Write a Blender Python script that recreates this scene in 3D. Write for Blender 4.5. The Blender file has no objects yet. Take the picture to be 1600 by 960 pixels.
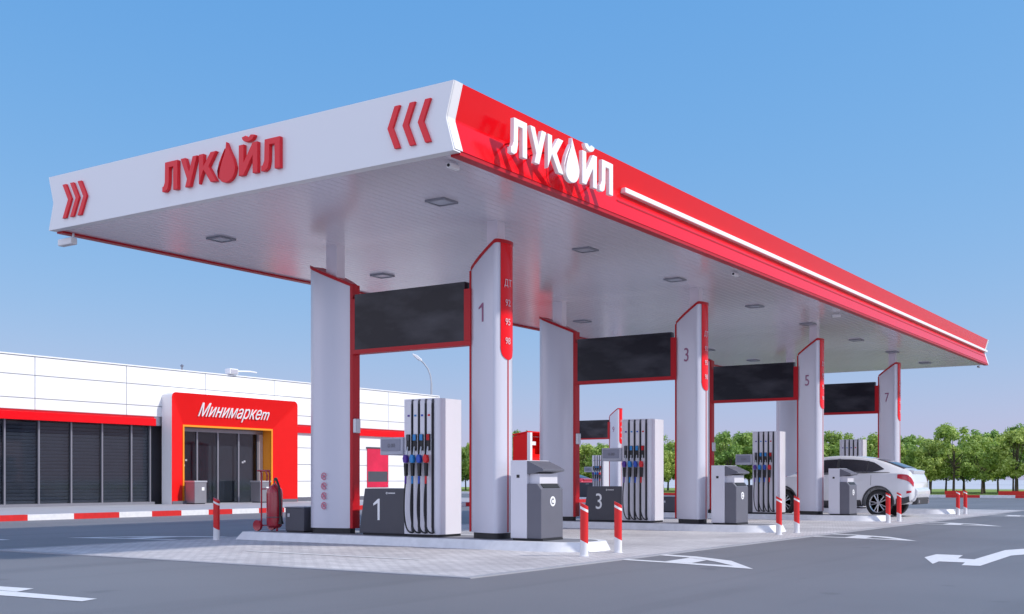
import bpy, bmesh, math, random
from mathutils import Vector, Matrix
R = math.radians
S = bpy.context.scene
C = S.collection
# ---------------------------------------------------------------- camera, world, sun, exposure
YAW = math.atan2(1193, 1788)
EYE = 1.04
cd = bpy.data.cameras.new('camera'); cam = bpy.data.objects.new('camera', cd); C.objects.link(cam)
cam.location = (0, 0, EYE); cam.rotation_euler = (R(90), 0, YAW)
cd.sensor_width = 36; cd.lens = 36 * 1788 / 1600; cd.shift_y = 270 / 1600
cd.clip_start = .1; cd.clip_end = 6000
S.camera = cam
SUN_EL, SUN_AZ = 40.0, 22.0          # azimuth measured from +X towards +Y
w = bpy.data.worlds.new('World'); S.world = w; w.use_nodes = True
nt = w.node_tree; nt.nodes.clear()
sky = nt.nodes.new('ShaderNodeTexSky'); sky.sky_type = 'NISHITA'; sky.sun_disc = False
sky.sun_elevation = R(SUN_EL); sky.sun_rotation = R(90 - SUN_AZ)
sky.altitude = 100; sky.air_density = 1.6; sky.dust_density = .3; sky.ozone_density = 6.0
sep = nt.nodes.new('ShaderNodeSeparateColor'); comb = nt.nodes.new('ShaderNodeCombineColor')
nt.links.new(sky.outputs[0], sep.inputs[0])
for _i, (_k, _p, _c) in enumerate(((.207, .95, 2.85), (.187, .48, 3.33), (.231, .20, 4.74))):     # grade of the clear sky's colour
    a_ = nt.nodes.new('ShaderNodeMath'); a_.operation = 'MULTIPLY'; a_.inputs[1].default_value = _k
    b_ = nt.nodes.new('ShaderNodeMath'); b_.operation = 'POWER'; b_.inputs[1].default_value = _p
    c_ = nt.nodes.new('ShaderNodeMath'); c_.operation = 'MULTIPLY'; c_.inputs[1].default_value = _c
    nt.links.new(sep.outputs[_i], a_.inputs[0]); nt.links.new(a_.outputs[0], b_.inputs[0]); nt.links.new(b_.outputs[0], c_.inputs[0]); nt.links.new(c_.outputs[0], comb.inputs[_i])
bg = nt.nodes.new('ShaderNodeBackground'); bg.inputs['Strength'].default_value = .10
wo = nt.nodes.new('ShaderNodeOutputWorld')
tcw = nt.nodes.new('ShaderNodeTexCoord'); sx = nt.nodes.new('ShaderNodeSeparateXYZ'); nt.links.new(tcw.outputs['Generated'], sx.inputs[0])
mr1 = nt.nodes.new('ShaderNodeMapRange'); mr1.interpolation_type = 'SMOOTHSTEP'           # unseen white cloud behind the camera, added to brighten shaded faces
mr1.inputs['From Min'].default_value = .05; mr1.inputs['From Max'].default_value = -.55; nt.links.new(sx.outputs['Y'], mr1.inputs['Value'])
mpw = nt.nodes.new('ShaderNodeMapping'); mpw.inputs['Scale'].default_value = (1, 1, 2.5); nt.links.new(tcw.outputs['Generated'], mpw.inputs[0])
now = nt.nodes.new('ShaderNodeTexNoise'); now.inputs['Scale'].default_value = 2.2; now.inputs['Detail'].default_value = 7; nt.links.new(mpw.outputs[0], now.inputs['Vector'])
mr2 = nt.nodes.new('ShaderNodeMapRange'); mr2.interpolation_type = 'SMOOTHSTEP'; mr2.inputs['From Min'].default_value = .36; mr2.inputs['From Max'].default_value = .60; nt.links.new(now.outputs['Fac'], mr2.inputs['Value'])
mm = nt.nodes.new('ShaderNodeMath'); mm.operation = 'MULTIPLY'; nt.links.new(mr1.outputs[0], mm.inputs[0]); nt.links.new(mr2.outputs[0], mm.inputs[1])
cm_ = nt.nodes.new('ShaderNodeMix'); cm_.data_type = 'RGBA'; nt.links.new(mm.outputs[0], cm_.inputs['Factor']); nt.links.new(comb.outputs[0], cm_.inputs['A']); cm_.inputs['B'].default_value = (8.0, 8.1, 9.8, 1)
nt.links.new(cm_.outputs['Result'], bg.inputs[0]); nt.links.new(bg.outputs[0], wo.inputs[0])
sd = bpy.data.lights.new('sun', 'SUN'); sun = bpy.data.objects.new('sun', sd); C.objects.link(sun)
sd.energy = 2.3; sd.angle = R(2.5); sd.color = (1, .95, .88)
_d = Vector((math.cos(R(SUN_EL)) * math.cos(R(SUN_AZ)), math.cos(R(SUN_EL)) * math.sin(R(SUN_AZ)), math.sin(R(SUN_EL))))
sun.rotation_euler = _d.to_track_quat('Z', 'Y').to_euler(); sun.location = (20, 20, 40)
vs = S.view_settings; vs.view_transform = 'Standard'; vs.look = 'None'; vs.gamma = 1; vs.use_curve_mapping = False
vs.exposure = 0.7
S.cycles.max_bounces = 8; S.cycles.diffuse_bounces = 4; S.cycles.glossy_bounces = 4

# ---------------------------------------------------------------- helpers
def tag(o, label=None, cat=None, group=None, kind=None):
    if label: o['label'] = label
    if cat: o['category'] = cat
    if group: o['group'] = group
    if kind: o['kind'] = kind
    return o
def thing(name, label, cat, loc=(0, 0, 0), rz=0, group=None):
    o = bpy.data.objects.new(name, None); C.objects.link(o)
    o.empty_display_size = .2; o.location = loc; o.rotation_euler = (0, 0, rz)
    return tag(o, label, cat, group)
def obj(name, bm, mats, parent=None, smooth=False, bevel=0, label=None):
    if isinstance(bm, bpy.types.Mesh): me = bm
    else:
        bmesh.ops.recalc_face_normals(bm, faces=bm.faces)
        me = bpy.data.meshes.new(name); bm.to_mesh(me); bm.free()
    if not isinstance(mats, (list, tuple)): mats = [mats]
    if isinstance(bm, bpy.types.Mesh): me.materials.clear()
    for m in mats: me.materials.append(m)
    if smooth:
        for p in me.polygons: p.use_smooth = True
        try: me.set_sharp_from_angle(angle=R(35))
        except Exception: pass
    o = bpy.data.objects.new(name, me); C.objects.link(o)
    if parent: o.parent = parent
    if bevel:
        b = o.modifiers.new('bevel', 'BEVEL'); b.width = bevel; b.segments = 2; b.limit_method = 'ANGLE'; b.angle_limit = R(40)
    if label: o['label'] = label
    return o
def kids(o): return [c for c in bpy.data.objects if c.parent == o]
def copy_tree(o, parent=None):
    c = o.copy(); C.objects.link(c)
    if parent: c.parent = parent
    for ch in kids(o): copy_tree(ch, c)
    return c
def NB(): return bmesh.new()
def box(bm, x0, x1, y0, y1, z0, z1, mi=0):
    v = [bm.verts.new(p) for p in ((x0,y0,z0),(x1,y0,z0),(x1,y1,z0),(x0,y1,z0),(x0,y0,z1),(x1,y0,z1),(x1,y1,z1),(x0,y1,z1))]
    for q in ((0,3,2,1),(4,5,6,7),(0,1,5,4),(1,2,6,5),(2,3,7,6),(3,0,4,7)):
        f = bm.faces.new([v[i] for i in q]); f.material_index = mi
    return bm
def B(*a): return box(NB(), *a)
def prism(bm, pts, o, u, v, n, mi=0):
    """extrude a 2D polygon (pts in u,v) from plane origin o by vector n"""
    o, u, v, n = map(Vector, (o, u, v, n))
    a = [bm.verts.new(o + u * p[0] + v * p[1]) for p in pts]
    b = [bm.verts.new(o + u * p[0] + v * p[1] + n) for p in pts]
    fs = [bm.faces.new(a), bm.faces.new(b[::-1])]
    k = len(pts)
    for i in range(k): fs.append(bm.faces.new((a[i], b[i], b[(i+1) % k], a[(i+1) % k])))
    for f in fs: f.material_index = mi
    return bm
def tube(bm, pts, r, n=8, mi=0, r2=None):
    pts = [Vector(p) for p in pts]; rings = []
    for i, p in enumerate(pts):
        d = (pts[min(i+1, len(pts)-1)] - pts[max(i-1, 0)]).normalized()
        a = d.cross(Vector((0, 0, 1)) if abs(d.z) < .9 else Vector((1, 0, 0))).normalized(); b = d.cross(a)
        rr = r if r2 is None else r + (r2 - r) * i / (len(pts) - 1)
        rings.append([bm.verts.new(p + a * rr * math.cos(t) + b * rr * math.sin(t)) for t in [2*math.pi*k/n for k in range(n)]])
    for i in range(len(rings)-1):
        for k in range(n):
            f = bm.faces.new((rings[i][k], rings[i][(k+1) % n], rings[i+1][(k+1) % n], rings[i+1][k])); f.material_index = mi
    for q in (rings[0][::-1], rings[-1]):
        f = bm.faces.new(q); f.material_index = mi
    return bm
def lathe(bm, prof, c, ax=(0, 0, 1), n=24, mi=0):
    """prof: list of (r, h) along axis ax from centre c"""
    ax = Vector(ax).normalized(); a = ax.orthogonal().normalized(); b = ax.cross(a); c = Vector(c); rings = []
    for r, hh in prof:
        if r < 1e-6: rings.append([bm.verts.new(c + ax * hh)])
        else: rings.append([bm.verts.new(c + ax * hh + (a * math.cos(t) + b * math.sin(t)) * r) for t in [2*math.pi*k/n for k in range(n)]])
    for A, Bq in zip(rings, rings[1:]):
        for k in range(n):
            k2 = (k+1) % n
            if len(A) == 1 and len(Bq) == 1: continue
            if len(A) == 1: vs_ = (A[0], Bq[k], Bq[k2])
            elif len(Bq) == 1: vs_ = (A[k], Bq[0], A[k2])
            else: vs_ = (A[k], Bq[k], Bq[k2], A[k2])
            f = bm.faces.new(vs_); f.material_index = mi
    if len(rings[0]) > 1: bm.faces.new(rings[0]).material_index = mi
    if len(rings[-1]) > 1: bm.faces.new(rings[-1][::-1]).material_index = mi
    return bm
def sheet(pts, z):
    bm = NB(); bm.faces.new([bm.verts.new((p[0], p[1], z)) for p in pts]); return bm
def arc(cx, cy, r, a0, a1, n=8, ry=None):
    ry = r if ry is None else ry
    return [(cx + r*math.cos(R(a0 + (a1-a0)*i/n)), cy + ry*math.sin(R(a0 + (a1-a0)*i/n))) for i in range(n+1)]
def text_mesh(body, size, o, u, v, n, depth=.01, shear=0, bold=0, align='CENTER', xs=1.0):
    c = bpy.data.curves.new('text', 'FONT'); c.body = body; c.size = size; c.shear = shear; c.offset = bold
    c.align_x = align; c.align_y = 'CENTER'; c.resolution_u = 4; c.extrude = depth / 2
    t = bpy.data.objects.new('t', c); me = bpy.data.meshes.new_from_object(t); bpy.data.objects.remove(t); bpy.data.curves.remove(c)
    o, u, v, n = map(Vector, (o, u, v, n))
    for q in me.vertices: q.co = o + u * (q.co.x * xs) + v * q.co.y + n * (q.co.z + depth / 2)
    return me
U_F, V_F, N_F = (1, 0, 0), (0, 0, 1), (0, -1, 0)      # a plane that faces -Y
U_S, V_S, N_S = (0, 1, 0), (0, 0, 1), (1, 0, 0)       # a plane that faces +X

# ---------------------------------------------------------------- materials
def mat(name, col, rough=.5, metal=0, coat=0, var=.04, vscale=3.0, bump=0, bscale=60, spec=.5, emit=None, rvar=.015):
    m = bpy.data.materials.new(name); m.use_nodes = True; n = m.node_tree; b = n.nodes['Principled BSDF']
    b.inputs['Metallic'].default_value = metal; b.inputs['Coat Weight'].default_value = coat; b.inputs['Coat Roughness'].default_value = .08
    b.inputs['Specular IOR Level'].default_value = spec
    tc = n.nodes.new('ShaderNodeTexCoord'); no = n.nodes.new('ShaderNodeTexNoise'); no.inputs['Scale'].default_value = vscale; no.inputs['Detail'].default_value = 6
    n.links.new(tc.outputs['Object'], no.inputs['Vector'])
    mx = n.nodes.new('ShaderNodeMix'); mx.data_type = 'RGBA'
    lo = [max(0, x * (1 - var * 2)) for x in col]; hi = [min(1, x * (1 + var * 2)) for x in col]
    mx.inputs['A'].default_value = (*lo, 1); mx.inputs['B'].default_value = (*hi, 1)
    n.links.new(no.outputs['Fac'], mx.inputs['Factor']); n.links.new(mx.outputs['Result'], b.inputs['Base Color'])
    mr = n.nodes.new('ShaderNodeMapRange'); mr.inputs['To Min'].default_value = max(0.02, rough - rvar); mr.inputs['To Max'].default_value = min(1, rough + rvar)
    n.links.new(no.outputs['Fac'], mr.inputs['Value']); n.links.new(mr.outputs[0], b.inputs['Roughness'])
    if bump:
        n2 = n.nodes.new('ShaderNodeTexNoise'); n2.inputs['Scale'].default_value = bscale; n.links.new(tc.outputs['Object'], n2.inputs['Vector'])
        bp = n.nodes.new('ShaderNodeBump'); bp.inputs['Strength'].default_value = bump; bp.inputs['Distance'].default_value = .01
        n.links.new(n2.outputs['Fac'], bp.inputs['Height']); n.links.new(bp.outputs[0], b.inputs['Normal'])
    if emit:
        b.inputs['Emission Color'].default_value = (*emit[0], 1); b.inputs['Emission Strength'].default_value = emit[1]
    return m
M = dict(
    white=mat('white_panel', (.82, .81, .82), .35, coat=.2, var=.004, vscale=.6),
    facade=mat('facade_panel', (.82, .82, .83), .45, var=.02, vscale=.6),
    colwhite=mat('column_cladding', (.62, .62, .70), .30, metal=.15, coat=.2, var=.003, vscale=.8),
    soffit=mat('soffit_slats', (.84, .77, .83), .20, metal=.25, var=.01, vscale=.5),
    red=mat('red_gloss', (.80, .004, .010), .16, coat=0, var=.015, spec=.24),
    redm=mat('red_trim', (.50, .008, .016), .35, var=.04, spec=.3),
    redp=mat('portal_red', (.80, .006, .006), .45, var=.02, spec=.25),
    redpaint=mat('red_kerb_paint', (.60, .012, .012), .5, var=.12, vscale=8),
    whitepaint=mat('white_kerb_paint', (.74, .74, .76), .5, var=.08, vscale=8),
    letter=mat('letter_white', (.88, .88, .88), .3, var=.01),
    letred=mat('letter_red', (.85, .012, .025), .45, var=.03),
    dark=mat('dark_grey_panel', (.070, .070, .088), .38, var=.06),
    mid=mat('mid_grey_panel', (.13, .13, .16), .4, var=.05),
    black=mat('black_rubber', (.012, .012, .014), .5),
    plinth=mat('plinth_black', (.02, .02, .024), .5),
    disp=mat('dispenser_white', (.70, .69, .75), .30, metal=.1, coat=.2, var=.003, vscale=.8),
    slot=mat('hose_slot', (.06, .06, .08), .5),
    lens=mat('light_lens', (.48, .48, .54), .2),
    frame=mat('metal_grey', (.30, .30, .34), .35, metal=.6),
    steel=mat('pale_steel', (.55, .56, .60), .3, metal=.5),
    orange=mat('orange_reveal', (.85, .30, .012), .45),
    blue=mat('nozzle_blue', (.02, .08, .45), .35), purple=mat('nozzle_purple', (.09, .03, .28), .35),
    cyan=mat('nozzle_sky', (.02, .22, .55), .35), nred=mat('nozzle_red', (.65, .015, .02), .35),
    pict=mat('pictogram_red', (.62, .16, .24), .5), num=mat('number_violet', (.30, .10, .20), .45),
    tyre=mat('tyre', (.018, .018, .02), .75), rim=mat('alloy', (.55, .56, .58), .25, metal=.8),
    carwhite=mat('car_white', (.76, .76, .78), .2, coat=.8, var=.005), carglass=mat('car_glass', (.02, .022, .03), .06, spec=.9),
    cardark=mat('car_dark', (.02, .022, .03), .2, coat=.8), carred=mat('car_red', (.45, .01, .015), .2, coat=.8),
    clad=mat('car_cladding', (.05, .05, .055), .6), lampred=mat('lamp_red', (.55, .01, .03), .12, coat=.6), lampw=mat('lamp_clear', (.7, .7, .72), .1, coat=.6),
    galv=mat('pole_metal', (.48, .50, .54), .4, metal=.4),
    binm=mat('bin_steel', (.30, .30, .33), .35, metal=.5),
    brass=mat('valve', (.35, .36, .2), .35, metal=.6), extred=mat('extinguisher_red', (.38, .014, .03), .25, coat=.5),
    bark=mat('bark', (.11, .085, .06), .9, bump=.5, bscale=25),
    extdark=mat('number_cab', (.062, .062, .078), .4, var=.05),
)
def nodes(m): return m.node_tree, m.node_tree.nodes, m.node_tree.links
def asphalt():
    m = bpy.data.materials.new('asphalt'); m.use_nodes = True; t, n, l = nodes(m); b = n['Principled BSDF']
    tc = n.new('ShaderNodeTexCoord')
    a = n.new('ShaderNodeTexNoise'); a.inputs['Scale'].default_value = 90; a.inputs['Detail'].default_value = 3
    c = n.new('ShaderNodeTexNoise'); c.inputs['Scale'].default_value = .22; c.inputs['Detail'].default_value = 5
    for q in (a, c): l.new(tc.outputs['Object'], q.inputs['Vector'])
    r1 = n.new('ShaderNodeValToRGB'); r1.color_ramp.elements[0].position = .3; r1.color_ramp.elements[1].position = .7
    r1.color_ramp.elements[0].color = (.125, .125, .137, 1); r1.color_ramp.elements[1].color = (.195, .195, .212, 1)
    r2 = n.new('ShaderNodeValToRGB'); r2.color_ramp.elements[0].color = (.90, .90, .90, 1); r2.color_ramp.elements[1].color = (1.08, 1.08, 1.08, 1)
    r2.color_ramp.elements[0].position = .35; r2.color_ramp.elements[1].position = .65
    mx = n.new('ShaderNodeMix'); mx.data_type = 'RGBA'; mx.blend_type = 'MULTIPLY'; mx.inputs['Factor'].default_value = 1
    l.new(a.outputs['Fac'], r1.inputs[0]); l.new(c.outputs['Fac'], r2.inputs[0]); l.new(r1.outputs[0], mx.inputs['A']); l.new(r2.outputs[0], mx.inputs['B'])
    mp = n.new('ShaderNodeMapping'); mp.inputs['Scale'].default_value = (1.6, .07, 1); l.new(tc.outputs['Object'], mp.inputs[0])
    tn = n.new('ShaderNodeTexNoise'); tn.inputs['Scale'].default_value = 1.0; tn.inputs['Detail'].default_value = 4; l.new(mp.outputs[0], tn.inputs['Vector'])
    r3 = n.new('ShaderNodeValToRGB'); r3.color_ramp.elements[0].position = .30; r3.color_ramp.elements[1].position = .48
    r3.color_ramp.elements[0].color = (.86, .86, .86, 1); r3.color_ramp.elements[1].color = (1, 1, 1, 1); l.new(tn.outputs['Fac'], r3.inputs[0])
    st = n.new('ShaderNodeTexNoise'); st.inputs['Scale'].default_value = 1.4; st.inputs['Detail'].default_value = 2; l.new(tc.outputs['Object'], st.inputs['Vector'])
    r4 = n.new('ShaderNodeValToRGB'); r4.color_ramp.elements[0].position = .26; r4.color_ramp.elements[1].position = .31
    r4.color_ramp.elements[0].color = (.80, .80, .80, 1); r4.color_ramp.elements[1].color = (1, 1, 1, 1); l.new(st.outputs['Fac'], r4.inputs[0])
    m3 = n.new('ShaderNodeMix'); m3.data_type = 'RGBA'; m3.blend_type = 'MULTIPLY'; m3.inputs['Factor'].default_value = 1
    m4 = n.new('ShaderNodeMix'); m4.data_type = 'RGBA'; m4.blend_type = 'MULTIPLY'; m4.inputs['Factor'].default_value = 1
    l.new(mx.outputs['Result'], m3.inputs['A']); l.new(r3.outputs[0], m3.inputs['B']); l.new(m3.outputs['Result'], m4.inputs['A']); l.new(r4.outputs[0], m4.inputs['B'])
    l.new(m4.outputs['Result'], b.inputs['Base Color']); b.inputs['Roughness'].default_value = .62
    bp = n.new('ShaderNodeBump'); bp.inputs['Strength'].default_value = .35; bp.inputs['Distance'].default_value = .004
    l.new(a.outputs['Fac'], bp.inputs['Height']); l.new(bp.outputs[0], b.inputs['Normal'])
    return m
def pavers():
    m = bpy.data.materials.new('pavers'); m.use_nodes = True; t, n, l = nodes(m); b = n['Principled BSDF']
    tc = n.new('ShaderNodeTexCoord'); br = n.new('ShaderNodeTexBrick'); br.inputs['Scale'].default_value = 1
    br.inputs['Brick Width'].default_value = .2; br.inputs['Row Height'].default_value = .1; br.inputs['Mortar Size'].default_value = .006
    br.inputs['Color1'].default_value = (.60, .575, .58, 1); br.inputs['Color2'].default_value = (.49, .47, .475, 1); br.inputs['Mortar'].default_value = (.17, .165, .18, 1)
    l.new(tc.outputs['Object'], br.inputs['Vector'])
    no = n.new('ShaderNodeTexNoise'); no.inputs['Scale'].default_value = .7; no.inputs['Detail'].default_value = 8; l.new(tc.outputs['Object'], no.inputs['Vector'])
    r2 = n.new('ShaderNodeValToRGB'); r2.color_ramp.elements[0].color = (.84, .83, .84, 1); r2.color_ramp.elements[1].color = (1.12, 1.12, 1.12, 1)
    r2.color_ramp.elements[0].position = .35; r2.color_ramp.elements[1].position = .65; l.new(no.outputs['Fac'], r2.inputs[0])
    mx = n.new('ShaderNodeMix'); mx.data_type = 'RGBA'; mx.blend_type = 'MULTIPLY'; mx.inputs['Factor'].default_value = 1
    l.new(br.outputs['Color'], mx.inputs['A']); l.new(r2.outputs[0], mx.inputs['B']); l.new(mx.outputs['Result'], b.inputs['Base Color'])
    b.inputs['Roughness'].default_value = .6
    bp = n.new('ShaderNodeBump'); bp.inputs['Strength'].default_value = .4; bp.inputs['Distance'].default_value = .004; bp.invert = True
    l.new(br.outputs['Fac'], bp.inputs['Height']); l.new(bp.outputs[0], b.inputs['Normal'])
    return m
def screen_mat():
    m = bpy.data.materials.new('display_glass'); m.use_nodes = True; t, n, l = nodes(m); b = n['Principled BSDF']
    tc = n.new('ShaderNodeTexCoord'); mp = n.new('ShaderNodeMapping'); mp.inputs['Scale'].default_value = (.7, 1, 1.8); mp.inputs['Rotation'].default_value = (0, R(20), 0)
    no = n.new('ShaderNodeTexNoise'); no.inputs['Scale'].default_value = 1.3; no.inputs['Detail'].default_value = 4
    l.new(tc.outputs['Object'], mp.inputs[0]); l.new(mp.outputs[0], no.inputs['Vector'])
    r = n.new('ShaderNodeValToRGB'); r.color_ramp.elements[0].position = .42; r.color_ramp.elements[1].position = .75
    r.color_ramp.elements[0].color = (.016, .015, .022, 1); r.color_ramp.elements[1].color = (.075, .075, .09, 1)  # paler mottling painted in for faint cloud reflections
    l.new(no.outputs['Fac'], r.inputs[0]); l.new(r.outputs[0], b.inputs['Base Color']); b.inputs['Roughness'].default_value = .18; b.inputs['Specular IOR Level'].default_value = .2
    return m
def grass_mat(name, c1, c2, sc):
    m = bpy.data.materials.new(name); m.use_nodes = True; t, n, l = nodes(m); b = n['Principled BSDF']
    tc = n.new('ShaderNodeTexCoord'); no = n.new('ShaderNodeTexNoise'); no.inputs['Scale'].default_value = sc; no.inputs['Detail'].default_value = 8
    l.new(tc.outputs['Object'], no.inputs['Vector']); r = n.new('ShaderNodeValToRGB'); r.color_ramp.elements[0].position = .35; r.color_ramp.elements[1].position = .68
    r.color_ramp.elements[0].color = (*c1, 1); r.color_ramp.elements[1].color = (*c2, 1)
    l.new(no.outputs['Fac'], r.inputs[0]); l.new(r.outputs[0], b.inputs['Base Color']); b.inputs['Roughness'].default_value = .9
    return m
def blinds_mat():
    # slatted blind: fine horizontal slats
    m = bpy.data.materials.new('window_blind'); m.use_nodes = True; t, n, l = nodes(m); b = n['Principled BSDF']
    tc = n.new('ShaderNodeTexCoord'); sp = n.new('ShaderNodeSeparateXYZ'); l.new(tc.outputs['Object'], sp.inputs[0])
    no = n.new('ShaderNodeTexNoise'); no.inputs['Scale'].default_value = .8; l.new(tc.outputs['Object'], no.inputs['Vector'])
    r = n.new('ShaderNodeValToRGB'); r.color_ramp.elements[0].color = (.035, .037, .048, 1); r.color_ramp.elements[1].color = (.09, .093, .11, 1)
    l.new(no.outputs['Fac'], r.inputs[0]); l.new(r.outputs[0], b.inputs['Base Color']); b.inputs['Roughness'].default_value = .5
    return m
def leaf_mat(name, c1, c2):
    m = bpy.data.materials.new(name); m.use_nodes = True; t, n, l = nodes(m); b = n['Principled BSDF']
    g = n.new('ShaderNodeNewGeometry'); r = n.new('ShaderNodeValToRGB'); r.color_ramp.elements[0].color = (*c1, 1); r.color_ramp.elements[1].color = (*c2, 1)
    l.new(g.outputs['Random Per Island'], r.inputs[0]); l.new(r.outputs[0], b.inputs['Base Color']); b.inputs['Roughness'].default_value = .55
    tr = n.new('ShaderNodeBsdfTranslucent'); l.new(r.outputs[0], tr.inputs[0]); ms = n.new('ShaderNodeMixShader'); ms.inputs[0].default_value = .35
    l.new(b.outputs[0], ms.inputs[1]); l.new(tr.outputs[0], ms.inputs[2]); l.new(ms.outputs[0], n['Material Output'].inputs[0])
    return m
def glass_mat():
    m = bpy.data.materials.new('shop_glass'); m.use_nodes = True; t, n, l = nodes(m); n.remove(n['Principled BSDF'])
    tr = n.new('ShaderNodeBsdfTransparent'); tr.inputs[0].default_value = (.72, .76, .80, 1); gl = n.new('ShaderNodeBsdfGlossy'); gl.inputs['Roughness'].default_value = .04
    fr = n.new('ShaderNodeFresnel'); fr.inputs[0].default_value = 1.3; ms = n.new('ShaderNodeMixShader')
    l.new(fr.outputs[0], ms.inputs[0]); l.new(tr.outputs[0], ms.inputs[1]); l.new(gl.outputs[0], ms.inputs[2]); l.new(ms.outputs[0], n['Material Output'].inputs[0])
    return m
M['asphalt'] = asphalt(); M['pavers'] = pavers(); M['screen'] = screen_mat(); M['blind'] = blinds_mat(); M['glass'] = glass_mat()
M['blind2'] = mat('blind_slat', (.17, .17, .20), .5, var=.05)
M['lawn'] = grass_mat('lawn', (.12, .20, .02), (.28, .36, .06), 1.2)
M['field'] = grass_mat('pale_field', (.40, .42, .46), (.52, .54, .58), .05)
M['leafs'] = [leaf_mat('leaf_mid', (.22, .34, .05), (.52, .66, .17)), leaf_mat('leaf_dark', (.15, .28, .05), (.38, .55, .13)), leaf_mat('leaf_pale', (.30, .40, .06), (.62, .72, .20))]
M['sidewalk'] = mat('sidewalk', (.34, .34, .37), .75, var=.08, vscale=1.2, bump=.2)
M['concrete'] = mat('island_concrete', (.22, .22, .245), .7, var=.1, vscale=2, bump=.25)
M['road_white'] = mat('road_paint', (.68, .68, .70), .6, var=.10, vscale=14, bump=.2)
M['red_poster'] = mat('poster_red', (.66, .02, .07), .25, var=.2, vscale=1.2)

# ---------------------------------------------------------------- ground
def struct(name, bm, m, **k): return tag(obj(name, bm, m, **k), kind='structure')
struct('distant_ground', sheet([(-2500, -300), (1500, -300), (1500, 3500), (-2500, 3500)], -.03), M['field'])
struct('lawn', B(-160, 90, 70.15, 118, -.02, .12), M['lawn'])
struct('road', sheet([(-160, -12), (90, -12), (90, 70), (-160, 70)], 0), M['asphalt'])
struct('pavement', sheet([(-15.6, 9.87), (-7.15, 9.87), (-7.15, 42.2), (-15.6, 42.2)], .006), M['pavers'])
bm = NB(); box(bm, -7.15, -7.03, 9.75, 42.3, -.01, .012); box(bm, -15.72, -7.15, 9.75, 9.87, -.01, .012); box(bm, -15.72, -15.6, 9.87, 42.3, -.01, .012)
struct('pavement_edge', bm, M['sidewalk'])
struct('sidewalk', B(-34.3, -26.62, 2, 46.5, -.02, .145), M['sidewalk'])
ks = [2.0, 3.2, 4.4, 5.6, 6.8, 8.0, 9.2, 10.4, 11.6, 12.8, 14.0, 15.1, 16.2, 17.42, 18.77, 20.2, 21.3, 22.35, 23.37, 24.3]
while ks[-1] < 46: ks.append(ks[-1] + 1.1)
bm = NB()
for i in range(len(ks)-1): box(bm, -26.62, -26.47, ks[i], ks[i+1], -.02, .15, 1 if (i % 2 == 0) else 0)
struct('kerb', bm, [M['whitepaint'], M['redpaint']])
bm = NB(); x = -75; i = 0
while x < 70:
    box(bm, x, x + 1.9, 69.95, 70.15, -.02, .16, i % 2); x += 1.9; i += 1
struct('verge_kerb', bm, [M['whitepaint'], M['redpaint']])
bm = NB(); box(bm, -16.99, -15.98, 73.6, 73.8, .10, .36); box(bm, -13.89, -11.06, 73.6, 73.8, .10, .36)
struct('verge_kerb', bm, M['redpaint'])
# painted markings
def px2g(x, y, z=0):
    d = 1788 * (EYE - z) / (y - 750); l = (x - 800) / 1788 * d; s, c = math.sin(YAW), math.cos(YAW)
    return (-s * d + c * l, c * d + s * l)
def marking(polys, z=.004):
    bm = NB()
    for p in polys: bm.faces.new([bm.verts.new((q[0], q[1], z)) for q in p])
    return struct('road_marking', bm, M['road_white'])
ar = [px2g(740 + a / 1.86, 800 + b / 1.86) for a, b in ((1310, 133), (1345, 124), (1422, 127), (1408, 136), (1455, 139), (1545, 112), (1660, 104), (1660, 120), (1562, 128), (1472, 158), (1418, 156), (1428, 148), (1352, 145), (1334, 152))]
marking([ar])
marking([[px2g(*p) for p in ((-40, 921), (0, 923.5), (28, 926), (152, 936.5), (128, 940.5), (0, 931), (-60, 926))], [px2g(*p) for p in ((-40, 914), (0, 917), (53, 920.5), (26, 925.5), (0, 923), (-40, 920.5))]])
def nose_mark(dy, sx):
    # tapering outline painted ahead of an island end; sx=+1 front, -1 rear
    def q(x, y): return ((-7.2 + x) if sx > 0 else (-15.85 - x), y + dy)
    top = [(0, 14.45), (.7, 14.25), (1.4, 13.75), (2.15, 12.62)]
    topi = [(0, 14.25), (.65, 14.03), (1.25, 13.55), (1.75, 12.98)]
    bot = [(0, 13.15), (1.0, 12.95), (2.15, 12.62)]; boti = [(0, 13.32), (.95, 13.12), (1.75, 12.98)]
    marking([[q(*top[i]), q(*top[i+1]), q(*topi[i+1]), q(*topi[i])] for i in range(3)])
    marking([[q(*boti[i]), q(*boti[i+1]), q(*bot[i+1]), q(*bot[i])] for i in range(2)])
    marking([[q(.75, 13.15), q(1.15, 13.1), q(1.1, 13.7), q(.72, 14.0)]])
for i in range(4):
    nose_mark(7.3*i, 1); nose_mark(7.3*i, -1)
marking([[(-12.4, 11.62), (-9.2, 11.58), (-9.2, 11.66), (-12.4, 11.72)]], .011)
marking([[(-19.2, 11.55), (-18.2, 11.5), (-18.2, 11.65), (-19.2, 11.7)]])

# ---------------------------------------------------------------- canopy
CX0, CX1, CY0, CY1, CZ, CT = -16.2, -8.2, 11.05, 41.8, 5.0, 5.84
canopy = thing('canopy', 'long flat canopy with white front fascia and glossy red side fascia over the fuel pumps', 'canopy', (0, 0, 0))
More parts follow.
